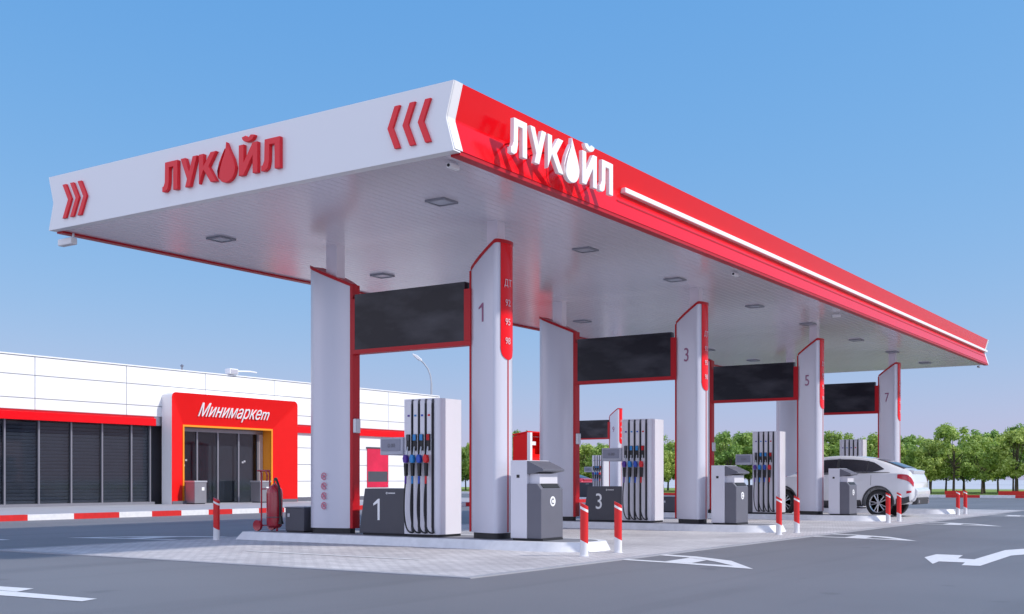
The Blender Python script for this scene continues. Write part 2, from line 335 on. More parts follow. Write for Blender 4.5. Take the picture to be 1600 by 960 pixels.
# soffit: slats along Y with narrow recessed joints
bm = NB(); n_s = 53; wdt = (CX1 - CX0 - .3) / n_s
for i in range(n_s):
    x0 = CX0 + .15 + i * wdt
    prism(bm, [(x0 + .002, 0), (x0 + .006, -.012), (x0 + wdt - .006, -.012), (x0 + wdt - .002, 0)], (0, CY0 + .122, CZ + .012), (1, 0, 0), (0, 0, 1), (0, CY1 - CY0 - .244, 0))
obj('soffit', bm, M['soffit'], canopy)
obj('roof', B(CX0 + .22, CX1 - .22, CY0 + .12, CY1 - .12, CZ + .014, CT - .03), M['mid'], canopy)
prof = [(0, CZ + .02), (-.115, 5.40), (-.115, 5.43), (0, CT)]            # concave section, offsets from the edge
def side(xe, sgn, name, lab, y0, y1, m, off=0.0):
    pts = [(xe - sgn * off + sgn * a, z) for a, z in prof]
    back = [(xe - sgn * .20, CT), (xe - sgn * .20, CZ + .02)]
    return obj(name, prism(NB(), pts + back, (0, y0, 0), (1, 0, 0), (0, 0, 1), (0, y1 - y0, 0)), m, canopy, label=lab)
side(CX1, 1, 'side_fascia', 'glossy red side fascia', CY0 + .16, CY1 - .16, M['red'])
side(CX0, -1, 'side_fascia', None, CY0 + .16, CY1 - .16, M['red'])
for xe, sg in ((CX1, 1), (CX0, -1)):
    side(xe + sg * .006, sg, 'corner_trim', 'white corner trim', CY0 + .002, CY0 + .16, M['white'])
    side(xe + sg * .006, sg, 'corner_trim', 'white corner trim', CY1 - .16, CY1 - .002, M['white'])
# seams and groove on the red side
bm = NB()
for k in range(1, 21):
    y = CY0 + .16 + k * 1.45
    for a, b in ((prof[0], (-.062, 5.23)), ):
        pass
    p = [(CX1 - .004 - .08, 5.27), (CX1 + .0015 - .115 + .0, 5.385), (CX1 + .004 - .115, 5.385), (CX1 + .004 - .0805, 5.27)]
    prism(bm, p, (0, y, 0), (1, 0, 0), (0, 0, 1), (0, .03, 0))
p = [(CX1 - .09, 5.245), (CX1 - .07, 5.27), (CX1 - .075 + .012, 5.27), (CX1 - .062 + .0, 5.245)]
prism(bm, p, (0, CY0 + 4.2, 0), (1, 0, 0), (0, 0, 1), (0, CY1 - CY0 - 4.5, 0))
obj('fascia_seam', bm, M['redm'], canopy)
# bottom return
for xe, sg in ((CX1, 1), (CX0, -1)):
    a, b = sorted((xe - sg * .01, xe - sg * .15))
    obj('edge_trim', B(a, b, CY0 + .12, CY1 - .01, CZ - .03, CZ + .02), M['redm'], canopy)
# front and back white fascia cut to the same concave ends
L = [(CX0 + (.115 if 0 else 0), CZ)]
fr = [(CX0, CZ - .004), (CX0 + .115, 5.40), (CX0 + .115, 5.43), (CX0, CT), (CX1, CT), (CX1 - .115, 5.43), (CX1 - .115, 5.40), (CX1, CZ - .004)]
obj('front_fascia', prism(NB(), fr, (0, CY0 - .02, 0), (1, 0, 0), (0, 0, 1), (0, .14, 0)), M['white'], canopy, label='flat white front fascia')
obj('back_fascia', prism(NB(), fr, (0, CY1 - .12, 0), (1, 0, 0), (0, 0, 1), (0, .14, 0)), M['white'], canopy)
# white strip of light along the waist
obj('light_strip', B(CX1 - .13, CX1 - .03, 15.45, CY1 - .02, 5.415, 5.495), M['letter'], canopy, bevel=.01, label='long thin white strip on the red fascia')
# lettering
def glyphs():
    g = {}
    g['L'] = [[(0, 0), (0, .17), (.08, .19), (.15, .32), (.17, 1), (.92, 1), (.92, 0), (.66, 0), (.66, .80), (.41, .80), (.40, .30), (.33, .06), (.18, -.01)]]
    g['U'] = [[(0, 1), (.29, 1), (.52, .52), (.73, 1), (1, 1), (.56, 0), (.27, 0), (.385, .27)]]
    g['K'] = [[(0, 0), (0, 1), (.26, 1), (.26, .58), (.66, 1), (.98, 1), (.56, .54), (1.0, 0), (.67, 0), (.26, .46)]]
    g['J'] = [[(0, 0), (0, 1), (.26, 1), (.26, .42), (.72, 1), (.98, 1), (.98, 0), (.72, 0), (.72, .58), (.26, 0)],
              [(.16, 1.24)] + [(.49 + .33 * math.cos(t), 1.24 + .19 * math.sin(t) * 1.0) for t in [R(180 + 180 * k / 8) for k in range(1, 8)]] + [(.82, 1.24), (.62, 1.27), (.49, 1.17), (.36, 1.27)]]
    drop_r = [(.5, 1.22)] + [(.66, .92), (.84, .62), (.93, .36)] + [(.5 + .43 * math.cos(t), .30 + .42 * math.sin(t)) for t in [R(-5 - 170 * k / 10) for k in range(11)]]
    inner = [(.13, .40), (.20, .56), (.36, .88)]
    # main body and the crescent left of it
    g['O'] = [[(.50, 1.22), (.66, .92), (.84, .62), (.93, .36)] + [(.5 + .43 * math.cos(t), .30 + .42 * math.sin(t)) for t in [R(-5 - 115 * k / 8) for k in range(9)]] + [(.20, .02), (.17, .12), (.20, .34), (.30, .60), (.46, .92)],
              [(.44, 1.02), (.30, .82), (.16, .58), (.07, .32), (.09, .14), (.13, .05), (.10, .30), (.20, .55)]]
    return g
G = glyphs()
LAY = [('L', 0, .150), ('U', .165, .145), ('K', .325, .150), ('O', .468, .175), ('J', .660, .155), ('L', .840, .160)]
def logo(o, u, v, n, W_, H_, m, lab, back=None):
    for ch, x0, wd in LAY:
        bm = NB()
        for poly in G[ch]: prism(bm, [((x0 + p[0] * wd) * W_, p[1] * H_) for p in poly], o, u, v, n)
        obj('lettering', bm, m, canopy, bevel=.006, label=lab)
        if back:
            bm = NB()
            px_, pz = {'U': (.55, .5), 'J': (.13, .5), 'K': (.13, .5), 'O': (.55, .4)}.get(ch, (.8, .5))
            c0 = Vector(o) + Vector(u) * (x0 + px_ * wd) * W_ + Vector(v) * pz * H_
            tube(bm, [c0 - Vector(n).normalized() * .28, c0], .012, 6)
            obj('lettering_bracket', bm, M['redm'], canopy)
logo((-13.41, CY0 - .021, 5.205), U_F, V_F, (0, -.06, 0), 2.40, .42, M['letred'], 'raised red letter on the white fascia')
logo((CX1 + .14, 11.97, 5.16), U_S, V_S, (.06, 0, 0), 2.70, .46, M['letter'], 'white letter standing off the red fascia', back=True)
def chevron(xtip, xtop, ztop, zbot, zmid, wd):
    pts = [(xtop, ztop), (xtop + wd, ztop), (xtip + wd, zmid), (xtop + wd, zbot), (xtop, zbot), (xtip, zmid)]
    obj('chevron', prism(NB(), pts, (0, CY0 - .021, 0), (1, 0, 0), (0, 0, 1), (0, -.035, 0)), M['letred'], canopy, bevel=.004)
for k in range(3):
    chevron(-15.66 + .19 * k, -15.80 + .19 * k, 5.66, 5.13, 5.41, .092)
    chevron(-9.205 + .24 * k, -9.09 + .24 * k, 5.675, 5.145, 5.41, .088)

# ceiling lights and cameras
def ceiling_light(x, y, label):
    t = thing('ceiling_light', label, 'ceiling light', (x, y, CZ), 0, 'ceiling lights in the canopy soffit')
    bm = NB()
    for a in ((-.17, .17, -.17, -.14), (-.17, .17, .14, .17), (-.17, -.14, -.14, .14), (.14, .17, -.14, .14)): box(bm, a[0], a[1], a[2], a[3], -.03, -.002)
    obj('frame', bm, M['frame'], t)
    obj('diffuser', B(-.139, .139, -.139, .139, -.02, -.002), M['lens'], t)
    return t
ys = [12.96, 17.03, 20.56, 24.71, 28.28, 32.29, 35.95, 39.9]
where = ['before the first column pair', 'behind the first column pair', 'before the second column pair', 'behind the second column pair', 'before the third column pair', 'behind the third column pair', 'before the last column pair', 'behind the last column pair']
for y, wtxt in zip(ys, where):
    ceiling_light(-9.85, y, 'square soffit light on the red fascia side ' + wtxt)
    ceiling_light(-14.38, y, 'square soffit light on the shop side ' + wtxt)
def cctv(x, y, z, rz, label, m, k=.6):
    t = thing('security_camera', label, 'camera', (x, y, z), rz, 'cameras under the canopy edge')
    t.scale = (k, k, k)
    obj('bracket', tube(NB(), [(0, 0, 0), (0, 0, -.06), (.05, 0, -.09)], .016), M['steel'], t)
    obj('housing', B(-.02, .30, -.055, .055, -.16, -.06), m, t, bevel=.015)
    obj('camera_lens', lathe(NB(), [(.035, 0), (.035, .012), (0, .012)], (.30, 0, -.11), (1, 0, 0), 12), M['black'], t)
cctv(-8.51, 11.52, CZ, R(-90), 'white camera under the near corner of the canopy', M['white'])
cctv(-8.53, 20.5, CZ, R(-90), 'small camera under the red edge level with the second column', M['white'])
cctv(-8.60, 26.9, CZ, R(180), 'white camera seen side-on under the red edge level with the third column', M['white'])
cctv(-8.45, 41.5, CZ - .03, R(-90), 'tiny camera below the far right tip of the canopy', M['steel'])
cctv(-15.95, 11.3, CZ - .03, R(180), 'white camera hanging below the left end of the white fascia', M['white'], 1.1)

# ---------------------------------------------------------------- pump islands (first one, then copies)
P_ = 7.3
IZ = .14
ORD = ['nearest', 'second', 'third', 'farthest']
NUM = ['1', '3', '5', '7']
def island():
    t = thing('pump_island', '', 'pump island', (0, 0, 0), 0, 'raised pump islands')
    def outline(x0, x1, y0, y1):
        r = (y1 - y0) / 2 * .98; cy = (y0 + y1) / 2
        return [(x0, y0)] + arc(x1 - r, cy, r, -90, 90, 14) + [(x0, y1)]
    o = outline(-15.05, -8.1, 13.86, 15.32); i_ = outline(-14.93, -8.18, 13.94, 15.24)
    bm = NB(); vo = [bm.verts.new((p[0], p[1], -.02)) for p in o]; vi = [bm.verts.new((p[0], p[1], IZ)) for p in i_]
    ii = outline(-14.83, -8.30, 14.06, 15.12); vj = [bm.verts.new((p[0], p[1], IZ)) for p in ii]
    k = len(o)
    for a in range(k):
        b = (a + 1) % k
        bm.faces.new((vo[a], vo[b], vi[b], vi[a])); bm.faces.new((vi[a], vi[b], vj[b], vj[a]))
    obj('kerb_edge', bm, M['whitepaint'], t, smooth=True)
    obj('concrete_top', sheet(ii, IZ - .001), M['concrete'], t)
    return t
isl = island()
def plan_front(x0, x1, y0, y1, n=10):   # rounded towards +X
    r = (y1 - y0) / 2; cy = (y0 + y1) / 2
    return [(x0, y0)] + arc(x1 - r * 1.05, cy, r * 1.05, -90, 90, n, r) + [(x0, y1)]
def cut_column(name, plan, topz, m, t, zb=IZ + .09):
    """column cladding with a top that follows topz(x)"""
    bm = NB(); lo = [bm.verts.new((p[0], p[1], zb)) for p in plan]; hi = [bm.verts.new((p[0], p[1], topz(p[0]))) for p in plan]
    k = len(plan)
    for a in range(k): bm.faces.new((lo[a], lo[(a+1) % k], hi[(a+1) % k], hi[a]))
    bm.faces.new(lo[::-1]); bm.faces.new(hi)
    return obj(name, bm, m, t, smooth=True)
def cap_trim(bm, plan, topz, cx, cy, e=.014):
    """red coping that follows the outline and slope of the cladding top"""
    def grow(p):
        d = Vector((p[0] - cx, p[1] - cy)); l = max(d.length, 1e-6); return (p[0] + d.x / l * e, p[1] + d.y / l * e)
    o = [grow(p) for p in plan]; k = len(o)
    lo = [bm.verts.new((q[0], q[1], topz(p[0]) - .022)) for p, q in zip(plan, o)]; hi = [bm.verts.new((q[0], q[1], topz(p[0]) + .03)) for p, q in zip(plan, o)]
    for a in range(k): bm.faces.new((lo[a], lo[(a+1) % k], hi[(a+1) % k], hi[a]))
    bm.faces.new(lo[::-1]); bm.faces.new(hi)
def front_column():
    t = thing('canopy_column', '', 'column', (0, 0, 0), 0, 'front canopy columns')
    y0, y1 = 14.25, 14.72
    def top(x): return 4.30 + min(1, max(0, (x + 10.365) / .545)) * .36
    ym = (y0+y1)/2; half = [(-10.365, .085), (-10.26, .135), (-10.14, .175), (-10.02, .208), (-9.92, .226), (-9.86, .234)]
    pl = [(a, ym - b) for a, b in half] + arc(-9.85, ym, .11, -86, 86, 20, (y1-y0)/2) + [(a, ym + b) for a, b in half[::-1]]
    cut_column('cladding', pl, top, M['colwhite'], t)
    obj('post', B(-10.06, -9.86, 14.38, 14.58, 4.2, CZ), M['soffit'], t)
    obj('plinth', prism(NB(), [((p[0] + 9.96) * .9 - 9.96, (p[1] - 14.485) * .9 + 14.485) for p in pl], (0, 0, IZ), (1, 0, 0), (0, 1, 0), (0, 0, .095)), M['plinth'], t)
    # red edging: top slope, inner edge
    bm = NB()
    box(bm, -10.395, -10.366, ym - .097, ym + .097, IZ + .1, 4.278)
    cap_trim(bm, pl, top, -10.05, ym)
    obj('edge_trim', bm, M['redm'], t)
    # price panel wrapped on the nose
    cxn, cyn, r1, r2 = -9.85, (y0+y1)/2, .120, (y1-y0)/2 + .010
    bm = NB(); cols = []
    angs = [-42 + 84 * k / 14 for k in range(15)]
    for a in angs:
        zl = 2.95 - .16 * math.sqrt(max(0, 1 - (a / 42) ** 2)) + .08
        x, y = cxn + r1 * math.cos(R(a)), cyn + r2 * math.sin(R(a))
        cols.append((bm.verts.new((x, y, zl)), bm.verts.new((x, y, 4.66))))
    for A, Bq in zip(cols, cols[1:]): bm.faces.new((A[0], Bq[0], Bq[1], A[1]))
    pan = obj('price_panel', bm, M['red'], t, smooth=True)
    for s_, z in (('ДТ', 4.03), ('92', 3.73), ('95', 3.44), ('98', 3.15)):
        obj('grade_number', text_mesh(s_, .145, (cxn + r1 + .004, cyn - .02, z), U_S, V_S, N_S, .004, xs=.95), M['pict_w'] , pan)
    obj('nose_line', B(cxn + .10, cxn + .1165, cyn - .012, cyn + .012, IZ + .1, 2.9), M['redm'], t)
    return t
M['pict_w'] = mat('price_digit', (.75, .48, .52), .5)
fcol = front_column()
def rear_column():
    t = thing('canopy_column', '', 'column', (0, 0, 0), 0, 'rear canopy columns')
    y0, y1 = 14.25, 14.72
    def top(x): return 4.67 - min(1, max(0, (x + 13.68) / .82)) * .38
    ym = (y0+y1)/2; half = [(-12.86, .07), (-12.95, .12), (-13.08, .168), (-13.25, .206), (-13.38, .228)]
    pl = [(a, ym + b) for a, b in half] + arc(-13.52, ym, .22, 92, 268, 16, (y1-y0)/2) + [(a, ym - b) for a, b in half[::-1]]
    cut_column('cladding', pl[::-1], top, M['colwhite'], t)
    obj('post', B(-13.38, -13.14, 14.38, 14.58, 4.2, CZ), M['soffit'], t)
    obj('plinth', prism(NB(), [((p[0] + 13.2) * .95 - 13.2, (p[1] - 14.485) * .9 + 14.485) for p in pl], (0, 0, IZ), (1, 0, 0), (0, 1, 0), (0, 0, .088)), M['plinth'], t)
    bm = NB(); box(bm, -12.858, -12.80, ym - .09, ym + .09, IZ + .09, 4.30)
    cap_trim(bm, pl, top, -13.25, ym)
    obj('edge_trim', bm, M['redm'], t)
    obj('intercom_box', B(-12.80, -12.73, 14.40, 14.52, 1.82, 2.06), M['steel'], t, bevel=.012)
    for z in (1.10, .935, .77, .605):
        bm = NB(); o_ = arc(-13.31, z, .062, 0, 330, 15); o_i = arc(-13.31, z, .048, 0, 330, 15)
        for k in range(15):
            prism(bm, [o_[k], o_[k+1], o_i[k+1], o_i[k]], (0, y0 - .001, 0), (1, 0, 0), (0, 0, 1), (0, -.003, 0))
        prism(bm, [(-13.33, z - .025), (-13.29, z - .025), (-13.29, z + .01), (-13.31, z + .03), (-13.33, z + .01)], (0, y0 - .001, 0), (1, 0, 0), (0, 0, 1), (0, -.003, 0))
        if z < 1: prism(bm, [(-13.348, z + .028), (-13.338, z + .038), (-13.272, z - .028), (-13.282, z - .038)], (0, y0 - .0035, 0), (1, 0, 0), (0, 0, 1), (0, -.003, 0))
        obj('pictogram', bm, M['pict'], t)
    return t
rcol = rear_column()
def display():
    t = thing('display_board', '', 'display board', (0, 0, 0), 0, 'dark display boards between columns')
    obj('screen', B(-12.74, -10.48, 14.38, 14.52, 3.20, 4.12), M['screen'], t)
    obj('frame', B(-12.80, -10.36, 14.37, 14.53, 3.13, 3.199), M['redm'], t)
    obj('side_bracket', B(-10.479, -10.36, 14.36, 14.54, 3.199, 4.0), M['redm'], t)
    obj('side_bracket', B(-12.80, -12.742, 14.38, 14.52, 3.199, 4.05), M['redm'], t)
    return t
dsp = display()
def dispenser():
    t = thing('fuel_dispenser', '', 'fuel pump', (0, 0, 0), 0, 'fuel dispensers')
    x0, x1, y0, y1, z0, z1 = -11.55, -10.86, 14.22, 14.88, IZ + .04, 2.32
    r = .10
    pl = [(x0, y0), (x1 - r, y0)] + arc(x1 - r, y0 + r, r, -90, 0, 8)[1:] + arc(x1 - r, y1 - r, r, 0, 90, 8) + [(x0, y1)]
    obj('housing', prism(NB(), pl, (0, 0, z0), (1, 0, 0), (0, 1, 0), (0, 0, z1 - z0)), M['disp'], t, smooth=True)
    obj('plinth', B(x0 + .02, x1 - .04, y0 + .03, y1 - .03, IZ, z0), M['plinth'], t)
    cols = [(M['purple'], M['dark']), (M['cyan'], M['cyan']), (M['blue'], M['cyan']), (M['nred'], M['redm'])]
    for k in range(4):
        xa = x0 + .075 + k * .135
        # slot with a pale strip beside it
        obj('hose_slot', B(xa + .082, xa + .118, y0 - .012, y0 - .002, z0 + .02, z1 - .01), M['slot'], t)
        obj('hose_panel', B(xa - .012, xa + .078, y0 - .022, y0 - .002, z0 + .04, z1 - .03), M['disp'], t, bevel=.006)
        obj('grade_button', B(xa + .012, xa + .052, y0 - .030, y0 - .0225, 2.04, 2.07), cols[k][0], t)
        hol = obj('nozzle_holder', B(xa - .002, xa + .066, y0 - .05, y0 - .0225, 1.50, 1.76), M['black'], t, bevel=.01)
        obj('grade_label', B(xa + .004, xa + .06, y0 - .056, y0 - .0505, 1.66, 1.755), cols[k][1], hol)
        bm = NB()
        prism(bm, [(xa - .022, 1.38), (xa, 1.44), (xa + .05, 1.43), (xa + .062, 1.35), (xa + .05, 1.305), (xa - .005, 1.31)], (0, y0 - .05, 0), (1, 0, 0), (0, 0, 1), (0, -.07, 0))
        nz = obj('nozzle', bm, cols[k][0], t, bevel=.008)
        bm = NB(); prism(bm, [(xa - .002, 1.305), (xa + .052, 1.30), (xa + .046, 1.10), (xa + .01, 1.10)], (0, y0 - .06, 0), (1, 0, 0), (0, 0, 1), (0, -.05, 0))
        obj('nozzle_grip', bm, M['black'], nz)
        obj('spout', tube(NB(), [(xa + .045, y0 - .085, 1.43), (xa + .04, y0 - .07, 1.50), (xa + .03, y0 - .045, 1.56)], .013), M['steel'], nz)
        obj('hose_collar', tube(NB(), [(xa + .02, y0 - .085, 1.10), (xa + .015, y0 - .085, .98)], .017), cols[k][0], nz)
        pts = [(xa + .014, y0 - .085, 1.0), (xa - .002, y0 - .09, .8), (xa + .0, y0 - .10, .55), (xa + .02, y0 - .10, .38), (xa + .055, y0 - .10, .27), (xa + .10, y0 - .085, .215), (xa + .14, y0 - .05, .205)]
        fine = []
        for i in range(len(pts) - 1):
            p0, p1, p2, p3 = [Vector(pts[max(0, min(len(pts)-1, i + d))]) for d in (-1, 0, 1, 2)]
            for s_ in (0, .33, .66): fine.append(.5 * ((2*p1) + (p2 - p0) * s_ + (2*p0 - 5*p1 + 4*p2 - p3) * s_**2 + (3*p1 - p0 - 3*p2 + p3) * s_**3))
        fine.append(Vector(pts[-1]))
        obj('hose', tube(NB(), fine, .0125, 8), M['black'], t, smooth=True)
        obj('upper_hose', tube(NB(), [(xa + .10, y0 - .025, 2.24), (xa + .10, y0 - .03, 1.8), (xa + .10, y0 - .03, .3), (xa + .14, y0 - .03, .205)], .011, 8), M['black'], t, smooth=True)
    # display head reaching out to the side
    hd = obj('display_head', B(-12.02, -11.551, 14.18, 14.75, 1.44, 1.72), M['mid_pale'], t, bevel=.01)
    obj('display_window', B(-11.99, -11.60, 14.172, 14.1795, 1.50, 1.69), M['dispwin'], hd)
    obj('display_digits', text_mesh('0.00', .09, (-11.78, 14.171, 1.585), U_F, V_F, N_F, .003), M['mid'], hd)
    # dark cabinet with the pump number
    obj('cabinet', prism(NB(), [(-12.52, IZ + .03), (-11.551, IZ + .03), (-11.551, .90), (-12.40, .90)], (0, 14.24, 0), (1, 0, 0), (0, 0, 1), (0, .70, 0)), M['extdark'], t, bevel=.01)
    obj('cabinet_base', B(-12.46, -11.56, 14.27, 14.90, IZ, IZ + .03), M['plinth'], t)
    bm = NB(); a = arc(-11.93, .825, .018, 0, 350, 12); ai = arc(-11.93, .825, .010, 0, 350, 12)
    for k in range(12): prism(bm, [a[k], a[k+1], ai[k+1], ai[k]], (0, 14.2385, 0), (1, 0, 0), (0, 0, 1), (0, -.003, 0))
    for k in range(6): prism(bm, [(-11.895 + k*.024, .816), (-11.880 + k*.024, .816), (-11.878 + k*.024, .834), (-11.893 + k*.024, .834)], (0, 14.2385, 0), (1, 0, 0), (0, 0, 1), (0, -.003, 0))
    obj('maker_mark', bm, M['letter'], t)
    return t
M['mid_pale'] = mat('display_surround', (.42, .43, .50), .35); M['dispwin'] = mat('display_lcd', (.22, .23, .30), .15)
pump = dispenser()
def bin_unit():
    t = thing('service_bin', '', 'waste bin', (0, 0, 0), 0, 'service bins at the island noses')
    y0, y1 = 14.2, 14.82
    obj('tower', B(-9.50, -9.21, y0, y1, IZ + .03, 1.33), M['disp'], t, bevel=.008)
    obj('base', B(-9.48, -8.95, y0 + .03, y1 - .02, IZ, IZ + .03), M['plinth'], t)
    obj('latch', B(-9.39, -9.34, y0 - .006, y0, 1.07, 1.115), M['black'], t)
    obj('hood', prism(NB(), [(-9.209, 1.12), (-9.209, 1.325), (-8.93, 1.20), (-8.93, 1.17)], (0, y0 + .005, 0), (1, 0, 0), (0, 0, 1), (0, y1 - y0 - .01, 0)), M['mid'], t, bevel=.005)
    obj('back_panel', B(-9.209, -9.03, y0 + .07, y1 - .05, .90, 1.13), M['disp'], t)
    bm = NB(); prism(bm, [(-9.208, IZ + .03), (-8.96, IZ + .03), (-8.96, .90), (-9.03, .985), (-9.208, .985)], (0, y0, 0), (1, 0, 0), (0, 0, 1), (0, y1 - y0, 0))
    obj('bin_box', bm, M['mid'], t, bevel=.012)
    obj('opening', prism(NB(), [(-9.022, .979), (-8.972, .918), (-8.966, .923), (-9.016, .984)], (0, y0 + .08, 0), (1, 0, 0), (0, 0, 1), (0, y1 - y0 - .16, 0)), M['black'], t)
    bm = NB(); a = arc(14.52, .72, .075, 0, 360, 20)[:-1]; prism(bm, a, (-8.9595, 0, 0), U_S, V_S, (.004, 0, 0))
    e = obj('emblem', bm, M['letter'], t)
    bm = NB(); b_ = arc(14.52, .72, .045, 40, 320, 12); bi = arc(14.52, .72, .028, 40, 320, 12)
    for k in range(12): prism(bm, [b_[k], b_[k+1], bi[k+1], bi[k]], (-8.9552, 0, 0), U_S, V_S, (.003, 0, 0))
    obj('emblem_ring', bm, M['mid'], e)
    return t
sbin = bin_unit()
N2 = Vector((-.259, -.966, 0))
def digit(s_, size, o, u, n, xs):
    if s_ != '1': return text_mesh(s_, size, o, u, V_F, n, .006, xs=xs)
    h_ = size * .72; bm = NB()
    prism(bm, [(.0, -h_/2), (.0, h_*.30), (-.075*size/.4, h_*.18), (-.075*size/.4, h_*.28), (.012, h_/2), (.035*size/.4, h_/2), (.035*size/.4, -h_/2)], o, u, V_F, n * .006)
    return bm
def number(parent_front, parent_pump, s_):
    bold = .0
    obj('number', digit(s_, .40, (-10.09, 14.296, 3.60), (Vector((.966, -.259, 0))), N2, .8), M['num'], parent_front)
    obj('number', digit(s_, .48, (-12.12, 14.2395, .56), Vector(U_F), Vector(N_F), .85), M['letter'], parent_pump)
grp = [isl, fcol, rcol, dsp, pump, sbin]
labs = [
    ['raised pump island with white kerb in the foreground carrying pump 1', 'raised pump island with white kerb carrying pump 3', 'third raised pump island, in front of the white car', 'farthest raised pump island, behind the white car'],
    ['tallest white round-nosed column numbered 1 nearest the camera','white round-nosed column numbered 3 in the middle of the forecourt','white round-nosed column numbered 5 left of the white car','farthest white round-nosed column numbered 7 behind the white car'],
    ['white column with red inner edge and red pictograms behind pump 1', 'white column with red inner edge behind pump 3, right of the front column numbered 1', 'white column mostly hidden behind the front column numbered 5', 'farthest white column on the shop side, hidden behind pump and car'],
    ['large dark display board nearest the camera, left of the column numbered 1','dark display board in the second bay, left of the column numbered 3','dark display board in the third bay, left of the column numbered 5','smallest dark display board in the farthest bay, left of the column numbered 7'],
    ['largest white fuel dispenser with dark cabinet 1, between the nearest columns', 'white fuel dispenser with dark cabinet 3 in the middle bay', 'white four-hose fuel dispenser left of the column numbered 5', 'far white fuel dispenser seen above the roof of the white car'],
    ['largest grey and white service bin, on the nearest island','grey and white service bin in the middle, right of column 3','smallest grey and white service bin, in front of the white car','']]
made = []
for k in range(4):
    row = []
    for gi, src in enumerate(grp):
        if k == 3 and gi == 5: continue
        o = src if k == 0 else copy_tree(src)
        o.location = (0, P_ * k, 0); o['label'] = labs[gi][k]; row.append(o)
    made.append(row)
for k in range(4): number(made[k][1], made[k][4], NUM[k])

# grey boxes on the islands' shop end
gb = None
for k in range(4):
    if gb is None:
        t = thing('utility_box', '', 'utility box', (0, 0, 0), 0, 'low grey boxes on the islands')
        obj('body', B(-14.24, -13.80, 14.28, 14.75, IZ + .02, .55), M['boxblue'] if 'boxblue' in M else M['dark'], t, bevel=.01)
        obj('base', B(-14.22, -13.82, 14.30, 14.73, IZ, IZ + .02), M['plinth'], t)
        obj('lid', B(-14.25, -13.79, 14.27, 14.76, .551, .575), M['mid'], t, bevel=.006)
        obj('lock', B(-14.18, -14.13, 14.272, 14.279, .40, .46), M['steel'], t)
        gb = o = t
    else: o = copy_tree(gb)
    o.location = (0, P_ * k, 0)
    o['label'] = ['low dark grey box beside the red extinguisher trolley', 'low dark box on the island of pump 3', 'low dark box on the island with the column numbered 5', 'low dark box on the farthest island'][k]

# ---------------------------------------------------------------- bollards
def bollard():
    t = thing('bollard', '', 'bollard', (0, 0, 0), 0, 'red and white bollards')
    r = .055
    def slab(za, zb, sl=.035):   # cylinder piece with slanted ends
        bm = NB(); lo, hi = [], []
        for k in range(20):
            a = 2 * math.pi * k / 20; x, y = r * math.cos(a), r * math.sin(a)
            s_ = -(x * .75 + y * .35) / r * sl
            lo.append(bm.verts.new((x, y, za + (s_ if za > .02 else 0)))); hi.append(bm.verts.new((x, y, zb + s_)))
        for k in range(20): bm.faces.new((lo[k], lo[(k+1) % 20], hi[(k+1) % 20], hi[k]))
        bm.faces.new(lo[::-1]); bm.faces.new(hi)
        return bm
    obj('post', slab(0, .20), M['whitepaint'], t, smooth=True)
    obj('sleeve', slab(.20, .62), M['bolred'], t, smooth=True)
    obj('reflective_band', slab(.62, .655), M['letter'], t, smooth=True)
    obj('cap', slab(.655, .70), M['bolred'], t, smooth=True)
    obj('foot', lathe(NB(), [(.064, 0), (.064, .010), (.056, .012)], (0, 0, 0)), M['whitepaint'], t)
    return t
M['bolred'] = mat('bollard_red', (.70, .014, .014), .4)
b0 = bollard(); first = True
bl = [['bollard just right of the nearest service bin', 'bollard of the nearest pair, in front of pump 3'], ['left bollard of the pair in front of the third pump', 'right bollard of the pair below the column numbered 5'], ['bollard left of the white car wheel centre', 'bollard by the rear bumper of the white car'], ['left bollard of the pair right of the white car', 'right bollard of the pair right of the white car']]
for k in range(4):
    for j, dy in enumerate((13.42, 14.38)):
        o = b0 if first else copy_tree(b0); first = False
        o.location = (-7.78, dy + P_ * k, .006); o['label'] = 'red and white ' + bl[k][j]
o = copy_tree(b0); o.location = (-15.15, 13.55, .006); o['label'] = 'lone red and white bollard left of the extinguisher trolley'
o['group'] = 'red and white bollards'

# ---------------------------------------------------------------- extinguisher trolley
t = thing('fire_extinguisher_trolley', 'large red wheeled fire extinguisher with black hose on the nearest island', 'fire extinguisher', (-14.62, 14.40, IZ))
obj('cylinder', lathe(NB(), [(.10, .06), (.135, .10), (.14, .16), (.14, .66), (.125, .73), (.085, .78), (.04, .81), (.035, .83), (0, .83)], (0, 0, 0)), M['extred'], t, smooth=True)
obj('label_band', lathe(NB(), [(.1405, .24), (.142, .24), (.142, .255), (.1405, .255)], (0, 0, 0)), M['dark'], t)
obj('valve', tube(NB(), [(0, 0, .83), (0, 0, .90), (.05, 0, .92)], .025), M['brass'], t)
obj('frame', tube(tube(NB(), [(-.22, -.1, .07), (-.22, -.1, 1.02), (-.26, -.1, 1.06)], .014), [(-.22, .1, .07), (-.22, .1, 1.02), (-.26, .1, 1.06)], .014), M['extred'], t)
bm = NB(); tube(bm, [(-.30, -.12, 1.06), (-.12, -.1, 1.06), (-.08, -.1, .98), (-.09, -.1, .88)], .014); tube(bm, [(-.26, -.14, 1.06), (-.26, .14, 1.06)], .014)
for z in (.10, .74): tube(bm, [(-.22, -.1, z), (-.12, -.02, z)], .012)
obj('handle', bm, M['extred'], t)
